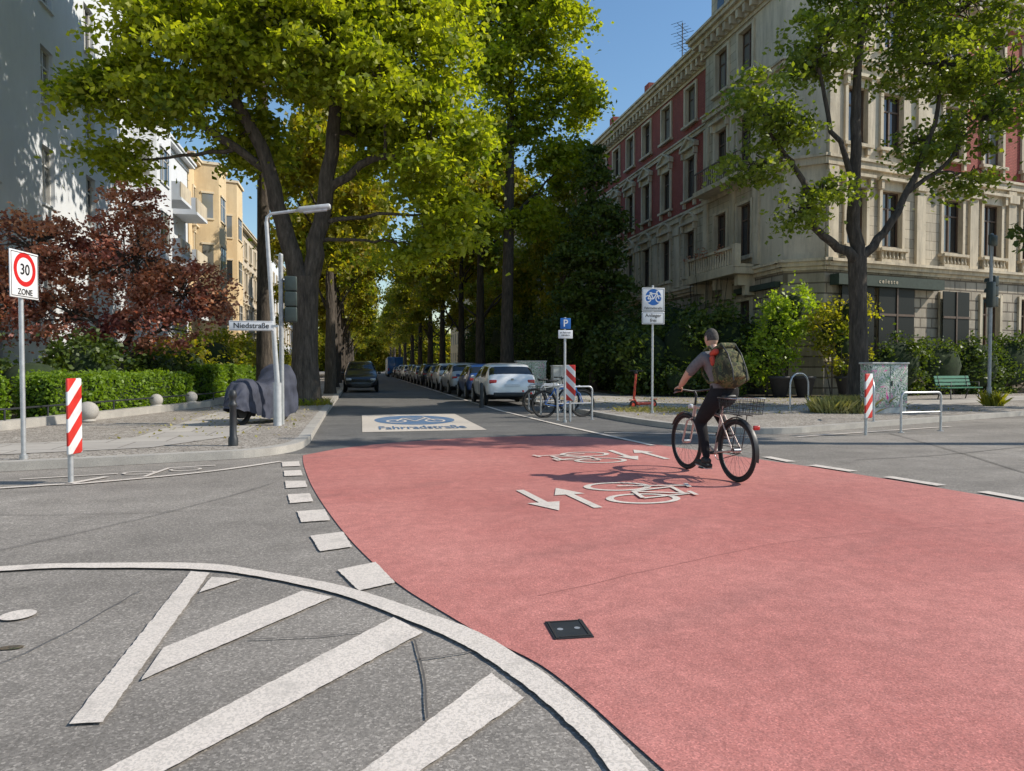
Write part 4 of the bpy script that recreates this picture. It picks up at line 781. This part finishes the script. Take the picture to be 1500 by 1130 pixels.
# ------------------------------------------------------------ bicycles
def bicycle(p,fr='bike_frame',R=.345,wb=1.12,basket=True):
    def wheel(cx):
        p.tube([(cx+R*math.cos(a),0,R+.022+R*math.sin(a)) for a in np.linspace(0,2*math.pi,48,endpoint=False)],.025,'rubber',8,closed=True)
        p.tube([(cx+(R-.033)*math.cos(a),0,R+.022+(R-.033)*math.sin(a)) for a in np.linspace(0,2*math.pi,40,endpoint=False)],.011,'black_plastic',6,closed=True)
        p.cyl((cx,-.045,R+.022),(cx,.045,R+.022),.028,'chrome',10)
        for k in range(28):
            a=2*math.pi*k/28; sg=.03 if k%2 else -.03; p.tube([(cx+.02*math.cos(a+1),sg,R+.022+.02*math.sin(a+1)),(cx+(R-.035)*math.cos(a),0,R+.022+(R-.035)*math.sin(a))],.0014,'iron_dark',3,caps=False)
    wheel(0); wheel(wb); zc=R+.022
    bb=(.45,0,.29); seat=(.30,0,.80); hd0=(wb-.17,0,.66); hd1=(wb-.21,0,.84)
    p.tube([bb,seat],.018,fr,10); p.tube([seat,(.27,0,.95)],.013,'chrome',8); p.tube([bb,(.75,0,.42),hd0],.024,fr,10); p.tube([(.315,0,.74),hd1],.019,fr,10); p.tube([hd0,hd1],.023,fr,10)
    for s_ in(-1,1):
        p.tube([(.0,s_*.06,zc),(.40,s_*.04,.30)],.011,fr,8); p.tube([(.0,s_*.06,zc),(.3,s_*.03,.76)],.009,fr,8); p.tube([(wb,s_*.055,zc),(wb-.1,s_*.05,.64),(wb-.165,s_*.02,.68)],.013,fr,8)
    p.tube([(.45,.09,.29),(.45,.11,.12)],.011,'black_plastic',6); p.tube([(.45,-.09,.29),(.45,-.11,.46)],.011,'black_plastic',6); p.cyl((.45,-.09,.29),(.45,.09,.29),.02,'black_plastic')
    p.rbox((.45,.16,.115),(.09,.1,.02),.008,'black_plastic'); p.rbox((.45,-.16,.465),(.09,.1,.02),.008,'black_plastic')
    p.tube([(.45+.09*math.cos(a),-.05,.29+.09*math.sin(a)) for a in np.linspace(0,2*math.pi,24,endpoint=False)],.006,'chrome',5,closed=True)
    p.tube([(.45,-.05,.38),(0,-.05,zc+.035)],.005,'black_plastic',4); p.tube([(.45,-.05,.20),(0,-.05,zc-.035)],.005,'black_plastic',4)
    p.tube([hd1,(wb-.235,0,.98),(wb-.2,0,1.02)],.016,'black_plastic',8)
    p.tube([(wb-.30,.31,1.045),(wb-.25,.2,1.05),(wb-.2,.05,1.03),(wb-.2,-.05,1.03),(wb-.25,-.2,1.05),(wb-.30,-.31,1.045)],.012,'black_plastic',8)
    for s_ in(-1,1): p.tube([(wb-.315,s_*.345,1.043),(wb-.27,s_*.235,1.049)],.017,'rubber',8); p.tube([(wb-.25,s_*.22,1.04),(wb-.25,s_*.33,1.01)],.006,'chrome',5)
    p.rbox((.24,0,.985),(.26,.16,.06),.028,'black_plastic'); p.rbox((.36,0,.985),(.12,.06,.045),.02,'black_plastic')
    for cx,a0,a1 in((0,.15,math.pi+.25),(wb,.5,math.pi+.3)):
        arc=[(cx+(R+.045)*math.cos(a),zc+(R+.045)*math.sin(a)) for a in np.linspace(a0,a1,18)]; vs=[]
        for x,z_ in arc: vs+=[(x,-.028,z_-.008),(x,0,z_+.004),(x,.028,z_-.008)]
        p.add(vs,[(3*i+k,3*i+3+k,3*i+4+k,3*i+1+k) for i in range(17) for k in range(2)],'black_plastic',True)
    for s_ in(-1,1): p.tube([(.2,s_*.05,.8),(-.2,s_*.07,.78)],.006,'black_plastic',5); p.tube([(0,s_*.065,zc),(-.1,s_*.065,.78)],.006,'black_plastic',5)
    p.rbox((-.37,0,.66),(.03,.08,.05),.01,'tail_lamp'); p.rbox((wb-.1,0,.83),(.06,.06,.06),.02,'head_lamp')
    if basket:
        x0,x1,y0,z0,z1=-.26,.10,.155,.80,.98
        for z_ in np.linspace(z0,z1,5):
            g_=.03*(z_-z0)/.2; p.tube([(x0-g_,-y0-g_,z_),(x1+g_,-y0-g_,z_),(x1+g_,y0+g_,z_),(x0-g_,y0+g_,z_)],.0035 if z_<z1 else .006,'iron_dark' if z_<z1 else 'chrome',4,closed=True)
        for k in range(10):
            x=x0+(x1-x0)*k/9
            for s_ in(-1,1): p.tube([(x,s_*y0,z0),(x,s_*(y0+.03),z1)],.0025,'iron_dark',3)
            p.tube([(x,-y0,z0),(x,y0,z0)],.0025,'iron_dark',3)
        for k in range(8):
            y=-y0+2*y0*k/7
            for x,g_ in((x0,-.03),(x1,.03)): p.tube([(x,y,z0),(x+g_,y,z1)],.0025,'iron_dark',3)
bx,by=4.27,7.52; hd=math.atan2(1.1,-.09)
bk=empty('bicycle',(bx,by,.012),hd); p=MB(); bicycle(p); p.build('bicycle_parts',bk)
for k,(x,y,rz,m) in enumerate(((4.75,18.25,8,'sign_blue'),(4.9,19.9,12,'cabinet_grey'))):
    e=empty('parked_bicycle',(x,y,.0),math.radians(rz)); p=MB(); bicycle(p,m,basket=False); p.build('bicycle_parts',e)
# ------------------------------------------------------------ cyclist
cy=empty('cyclist',(bx,by,.012),hd)
V=[];E=[];Rd=[];TAG=[]
def jv(p_,r_,par=None,tag=None):
    V.append(p_);Rd.append(r_); i=len(V)-1
    if par is not None: E.append((par,i)); TAG.append((par,i,tag))
    return i
pel=jv((.27,0,1.02),.145); sp1=jv((.30,0,1.14),.135,pel,'shirt'); sp2=jv((.35,0,1.28),.148,sp1,'shirt'); ch=jv((.42,0,1.41),.152,sp2,'shirt'); nk=jv((.47,0,1.51),.064,ch,'shirt'); nk2=jv((.50,0,1.57),.058,nk,'skin'); nk3=jv((.52,0,1.62),.058,nk2,'skin')
for s_ in(1,-1):
    sh=jv((.44,s_*.18,1.45),.082,ch,'shirt'); ua=jv((.51,s_*.25,1.35),.074,sh,'shirt'); ub=jv((.555,s_*.275,1.29),.072,ua,'shirt'); el=jv((.61,s_*.30,1.23),.048,ub,'skin'); fa_=jv((.69,s_*.30,1.16),.046,el,'skin'); wr=jv((.775,s_*.295,1.095),.030,fa_,'skin')
    if s_==1: kn=(.585,.125,.66);an=(.42,.13,.215)
    else: kn=(.70,-.12,.86);an=(.41,-.13,.56)
    hp=jv((.28,s_*.10,.98),.125,pel,'trousers'); th=jv(tuple(np.array((.28,s_*.10,.98))*.5+np.array(kn)*.5),.112,hp,'trousers'); k_=jv(kn,.088,th,'trousers'); cf=jv(tuple(np.array(kn)*.62+np.array(an)*.38+np.array((-.02,0,0))),.070,k_,'trousers'); ak=jv(an,.046,cf,'trousers')
def skinned(name,V,E,Rd,root,sub,parent,mats,matf):
    me=bpy.data.meshes.new(name); me.from_pydata(V,E,[]); o=bpy.data.objects.new(name+'_src',me); COL.objects.link(o)
    md=o.modifiers.new('s','SKIN'); md.use_smooth_shade=True
    for i,r_ in enumerate(Rd): sv=me.skin_vertices[0].data[i]; sv.radius=(r_,r_) if not isinstance(r_,tuple) else r_; sv.use_root=(i==root)
    ss=o.modifiers.new('u','SUBSURF'); ss.levels=sub; ss.render_levels=sub
    dg=bpy.context.evaluated_depsgraph_get(); dg.update(); nm=bpy.data.meshes.new_from_object(o.evaluated_get(dg)); bpy.data.objects.remove(o)
    nm.materials.clear()
    for m in mats: nm.materials.append(MATS[m])
    for f in nm.polygons: f.material_index=matf(f.center); f.use_smooth=True
    n=bpy.data.objects.new(name,nm); COL.objects.link(n); n.parent=parent; return n
TG=['shirt','skin','trousers']
def near(c):
    bst=9;bt=0
    for a,b_,t_ in TAG:
        A=Vector(V[a]);B_=Vector(V[b_]); d=B_-A; k=max(0,min(1,(c-A).dot(d)/d.length_squared)); q=(c-(A+d*k)).length-(Rd[a]*(1-k)+Rd[b_]*k)
        if q<bst: bst=q;bt=TG.index(t_)
    if c.z<1.03 and c.x<.5 and bt==0: bt=2
    return bt
Rd2=[(r_*.95,r_*.95) for r_ in Rd]
for i in (1,2,3): Rd2[i]=(Rd[i]*1.18,Rd[i]*.85)
skinned('body',V,E,Rd2,0,2,cy,TG,near)
p=MB(); hc=Vector((.545,0,1.69)); bm=bmesh.new(); bmesh.ops.create_uvsphere(bm,u_segments=32,v_segments=24,radius=1)
for v_ in bm.verts:
    x,y,z_=v_.co; jaw=max(0,-z_); sx=.098*(1-.10*jaw); sy=.077*(1-.30*jaw**1.5); X=x*sx+.012*jaw*(x>0); Z=z_*.122
    if x>.5:
        X+=.026*math.exp(-((y/.22)**2))*math.exp(-(((z_+.12)/.17)**2)); X-=.008*math.exp(-(((abs(y)-.42)/.16)**2))*math.exp(-(((z_-.05)/.1)**2)); X+=.006*math.exp(-((y/.3)**2))*math.exp(-(((z_+.5)/.05)**2)); X-=.004*math.exp(-((y/.3)**2))*math.exp(-(((z_+.57)/.04)**2))
    v_.co=Vector((X,y*sy,Z))
bm.verts.index_update(); Mh=M3('Y',6)
fs=[(list(v.index for v in f.verts),f.calc_center_median()) for f in bm.faces]; vs=[Mh@v.co+hc for v in bm.verts]
hair=[f for f,c in fs if (c.z>.035 and c.x<.055) or c.z>.09 or (c.x<-.02 and c.z>-.03)]; face=[f for f,c in fs if f not in hair]
p.add(vs,face,'skin_head',True); p.add([hc+(v_-hc)*1.035 for v_ in vs],hair,'hair',True); bm.free()
for s_ in(-1,1):
    p.ball((.535,s_*.079,1.685),(.018,.010,.032),'skin_head',12); p.ball((.632,s_*.03,1.695),(.008,.011,.008),'sign_white',10); p.ball((.638,s_*.03,1.695),(.004,.005,.005),'sign_black',8)
p.build('head',cy)
for s_ in(1,-1):
    HV=[];HE=[];HR=[]
    def hv(p_,r_,par=None):
        HV.append(p_);HR.append(r_);i=len(HV)-1
        if par is not None: HE.append((par,i))
        return i
    w_=hv((.765,s_*.295,1.10),.026); pm=hv((.80,s_*.292,1.085),.032,w_); 
    for k,(dy,l_) in enumerate(((.034,.85),(.012,1.0),(-.012,1.05),(-.034,.98))):
        y=s_*(.29+dy); a=hv((.825,y,1.075),.0125,pm); b1=hv((.825+.028*l_,y,1.068),.0095,a); b2=hv((.825+.036*l_,y,1.045),.009,b1); hv((.825+.018*l_,y,1.022),.008,b2)
    t1=hv((.81,s_*.25,1.07),.012,pm); t2=hv((.83,s_*.237,1.045),.0105,t1); hv((.85,s_*.24,1.025),.009,t2)
    skinned('hand',HV,HE,HR,0,1,cy,['skin'],lambda c:0)
p=MB()
for (x,y,z_,a) in((.47,.145,.155,-6),(.47,-.145,.505,4)):
    M=M3('Y',a); p.rbox((x,y,z_+.005),(.28,.10,.06),.028,'shoe',M); p.rbox((x-.055,y,z_+.045),(.14,.09,.09),.035,'shoe',M); p.box((x,y,z_-.026),(.25,.088,.012),'cabinet_grey',M)
p.build('shoes',cy)
M=M3('Y',22); p=MB(); c=Vector((.17,0,1.34))
bm=bmesh.new(); bmesh.ops.create_cube(bm,size=1); bmesh.ops.subdivide_edges(bm,edges=bm.edges[:],cuts=9,use_grid_fill=True)
for v_ in bm.verts:
    q=v_.co*2; L4=(abs(q.x)**2.6+abs(q.y)**2.8+abs(q.z)**3.2)**(1/2.9); q=q/max(L4,.01) if L4>0 else q
    w_=1-.2*max(0,q.z)+.07*math.sin(q.z*7)+.03*math.sin(q.y*9+q.z*4); v_.co=Vector((q.x*.135*w_,q.y*.17*w_,q.z*.26+.008*math.sin(q.y*12)))
bm.verts.index_update(); p.add([M@v_.co+c for v_ in bm.verts],[[v_.index for v_ in f.verts] for f in bm.faces],'camo',True); bm.free()
for q,s3 in (((-.12,0,-.10),(.10,.22,.2)),((-.10,0,.10),(.08,.2,.11)),((0,.165,-.10),(.14,.09,.2)),((0,-.165,-.10),(.14,.09,.2)),((.0,0,.24),(.2,.24,.08))): p.rbox(M@Vector(q)+c,s3,.036,'camo',M,4)
for y in(-.09,.09): p.tube([M@Vector(q)+c for q in((-.155,y,-.23),(-.185,y,-.1),(-.16,y,.1),(-.08,y,.26),(.05,y,.27))],.009,'black_plastic',5)
for y in (-.12,.12):
    p.tube([(.27,y,1.50),(.40,y,1.585),(.50,y*1.02,1.54),(.565,y*1.05,1.42),(.51,y*1.15,1.25),(.36,y*1.2,1.15),(.22,y,1.16)],.017,'camo',6)
p.rbox(M@Vector((.02,.14,.19))+c,(.13,.08,.07),.03,'strap_red',M); p.rbox(M@Vector((.05,.165,.10))+c,(.07,.05,.12),.022,'strap_red',M)
p.build('backpack',cy)

# ------------------------------------------------------------ cars
def car(name,x,y,rz,col,hs=1.0,ls=1.0,suv=False):
    e=empty(name,(x,y,0.008),math.radians(rz)); 
    st=[(0.0,.60,.58,.70),(.05,.93,.91,.80),(.17,1.06,.95,.855),(.50,1.41,.96,.88),(.60,1.43,.96,.885),(.95,1.47,.96,.89),(1.72,1.48,.95,.895),(1.80,1.48,.95,.895),(2.35,1.43,.94,.89),(2.45,1.40,.94,.89),(2.95,1.06,.93,.885),(3.1,1.0,.92,.88),(3.6,.93,.87,.865),(3.95,.80,.76,.83),(4.13,.64,.60,.76),(4.2,.50,.47,.66)]
    if suv: st=[(a,(b_ if b_<1 else b_*1.08),c_*1.05,d_) for a,b_,c_,d_ in st]
    G_=[]; bm=bmesh.new()
    for (sx,top,belt,w_) in st:
        zb=.22 if .3<sx<3.9 else .30; rw=w_*.985-(top-belt)*.36; rg=[(0,zb),(w_*.82,zb),(w_*.97,zb+.10),(w_,(zb+belt)/2+.02),(w_*.985,belt),(rw,top-.035),(rw-.10,top),(0,top+.012)]
        full=[(-a,b_) for a,b_ in rg[::-1]][:-1]+rg
        G_.append([bm.verts.new((sx*ls,-yy,zz*hs)) for yy,zz in full[:-1]])
    nr=len(G_[0]); mats=[col,'car_glass','black_plastic']
    for i in range(len(G_)-1):
        a_,b_=st[i],st[i+1]; xm=(a_[0]+b_[0])/2
        for k in range(nr):
            k2=(k+1)%nr; f=bm.faces.new((G_[i][k],G_[i+1][k],G_[i+1][k2],G_[i][k2])); f.smooth=True
            kk=k if k<=6 else 13-k; mi=0
            if kk==2 and a_[1]-a_[2]>.05 and b_[1]-b_[2]>.05 and .5<xm<2.97 and not(1.7<xm<1.81) and not (.5<=xm<.6): mi=1
            if kk in(0,1) and ((.17<xm<.5) or (2.45<xm<2.95)): mi=1
            if kk in(5,6): mi=2
            f.material_index=mi
    bm.faces.new(G_[0]); bm.faces.new(G_[-1][::-1])
    bmesh.ops.recalc_face_normals(bm,faces=bm.faces[:])
    me=bpy.data.meshes.new('bodyshell'); bm.to_mesh(me); bm.free()
    for m in mats: me.materials.append(MATS[m])
    o=bpy.data.objects.new('bodyshell',me); COL.objects.link(o); o.parent=e; sb=o.modifiers.new('s','SUBSURF'); sb.levels=1; sb.render_levels=1
    p=MB()
    for wx in(.72,3.35):
        for s_ in(-1,1):
            wx_=wx*ls
            p.disc((wx_,s_*.893,.34),.385,(0,s_,0),'rubber',24); p.tube([(wx_+.24*math.cos(a),s_*.83,.325+.24*math.sin(a)) for a in np.linspace(0,2*math.pi,24,endpoint=False)],.085,'rubber',8,closed=True)
            p.disc((wx_,s_*.905,.325),.215,(0,s_,0),'black_plastic',20)
            for k in range(5):
                a=k*1.2566; p.box((wx_+.11*math.cos(a),s_*.912,.325+.11*math.sin(a)),(.2,.012,.055),'car_rim',Matrix.Rotation(-a,3,'Y'))
            p.tube([(wx_+.2*math.cos(a),s_*.905,.325+.2*math.sin(a)) for a in np.linspace(0,2*math.pi,20,endpoint=False)],.014,'car_rim',5,closed=True)
    for s_ in(-1,1):
        p.rbox((.10*ls,s_*.66,.84*hs),(.12,.26,.14),.03,'tail_lamp'); p.rbox((4.02*ls,s_*.62,.66*hs),(.22,.28,.13),.04,'head_lamp'); p.rbox((2.75*ls,s_*.97,.98*hs),(.14,.17,.12),.04,col)
        p.box((1.78*ls,s_*.899,.62*hs),(.012,.006,.6*hs),'rubber'); p.rbox((1.55*ls,s_*.902,.83*hs),(.16,.02,.03),.008,col); p.rbox((2.5*ls,s_*.902,.83*hs),(.16,.02,.03),.008,col)
    p.rbox((.015*ls,0,.72*hs),(.03,.52,.11),.008,'sign_white'); p.rbox((.02,0,.40),(.12,1.3,.16),.04,'black_plastic'); p.rbox((4.19*ls,0,.38),(.06,1.0,.2),.03,'black_plastic'); p.rbox((4.17*ls,0,.56*hs),(.05,.6,.1),.02,'black_plastic'); p.rbox((.03,0,.93*hs),(.04,.1,.06),.01,'chrome')
    p.build('wheels_and_lights',e); return e
xx=5.1; cols_=['car_white','car_blue','car_silver','car_white','car_grey','car_black','car_silver','car_grey','car_blue','car_white','car_black','car_silver','car_grey','car_black']
y=23.6
for k,c_ in enumerate(cols_):
    car('parked_car',xx+random.uniform(-.08,.08),y,90+random.uniform(-1.5,1.5),c_,hs=random.choice([1,1,1.06,.98]) if k else 1,ls=random.choice([1,.95,1.05]) if k else 1,suv=(k%3==2)); y+=5.1+random.uniform(0,.6)
car('parked_car',.0,42,-90,'car_black',hs=1.05,suv=True)
for k,(yy,c_) in enumerate(((62,'car_grey'),(70,'car_silver'),(78,'car_black'))): car('parked_car',-.1,yy,-90,c_)
def van(x,y,rz,col):
    e=empty('delivery_van',(x,y,.008),math.radians(rz)); p=MB(); p.rbox((1.9,0,1.55),(3.8,2.1,2.3),.08,col); p.rbox((4.6,0,1.25),(1.7,2.0,1.75),.22,col); p.rbox((5.0,0,1.65),(.95,1.86,.62),.15,'car_glass'); p.box((2.6,0,.42),(5.2,1.7,.24),'black_plastic')
    for wx in(.9,4.6):
        for s_ in(-1,1): p.cyl((wx,s_*.75,.38),(wx,s_*1.03,.38),.38,'rubber',20); p.cyl((wx,s_*1.03,.38),(wx,s_*1.04,.38),.2,'car_rim',14)
    for s_ in(-1,1): p.rbox((0,s_*.9,1.0),(.05,.14,.4),.02,'tail_lamp')
    p.box((-.003,0,1.6),(.01,.03,2.0),'rubber'); p.rbox((-.02,0,.6),(.05,.5,.11),.01,'sign_white'); p.build('van_body',e)
van(4.6,98,90,'van_blue'); van(4.9,112,90,'car_white')

# ------------------------------------------------------------ light, world, camera
sd=Vector((2.05,-.46,1.72)).normalized(); el=math.asin(sd.z)
sun=bpy.data.lights.new('sun','SUN'); sun.energy=5.0; sun.angle=math.radians(.5); sun.color=(1,.93,.82); so=bpy.data.objects.new('sun',sun); COL.objects.link(so); so.rotation_euler=sd.to_track_quat('Z','Y').to_euler(); so.location=(30,-10,30)
wd=bpy.data.worlds.new('World'); scene.world=wd; wd.use_nodes=True; nt=wd.node_tree; sk=nt.nodes.new('ShaderNodeTexSky'); sk.sky_type='NISHITA'; sk.sun_disc=False; sk.sun_elevation=el; sk.sun_rotation=math.atan2(sd.x,sd.y); sk.air_density=1.3; sk.dust_density=.4; sk.ozone_density=2.5
hs_=nt.nodes.new('ShaderNodeHueSaturation'); hs_.inputs['Saturation'].default_value=1.15; nt.links.new(sk.outputs[0],hs_.inputs['Color'])
nt.links.new(hs_.outputs[0],nt.nodes['Background'].inputs[0]); nt.nodes['Background'].inputs[1].default_value=.15
cam=bpy.data.cameras.new('camera'); cam.sensor_width=36; cam.lens=24.98; cam.clip_end=1500; cam.clip_start=.05; co=bpy.data.objects.new('camera',cam); COL.objects.link(co); co.location=(0,0,1.35); co.rotation_euler=(math.radians(88.51),0,math.radians(-12)); scene.camera=co
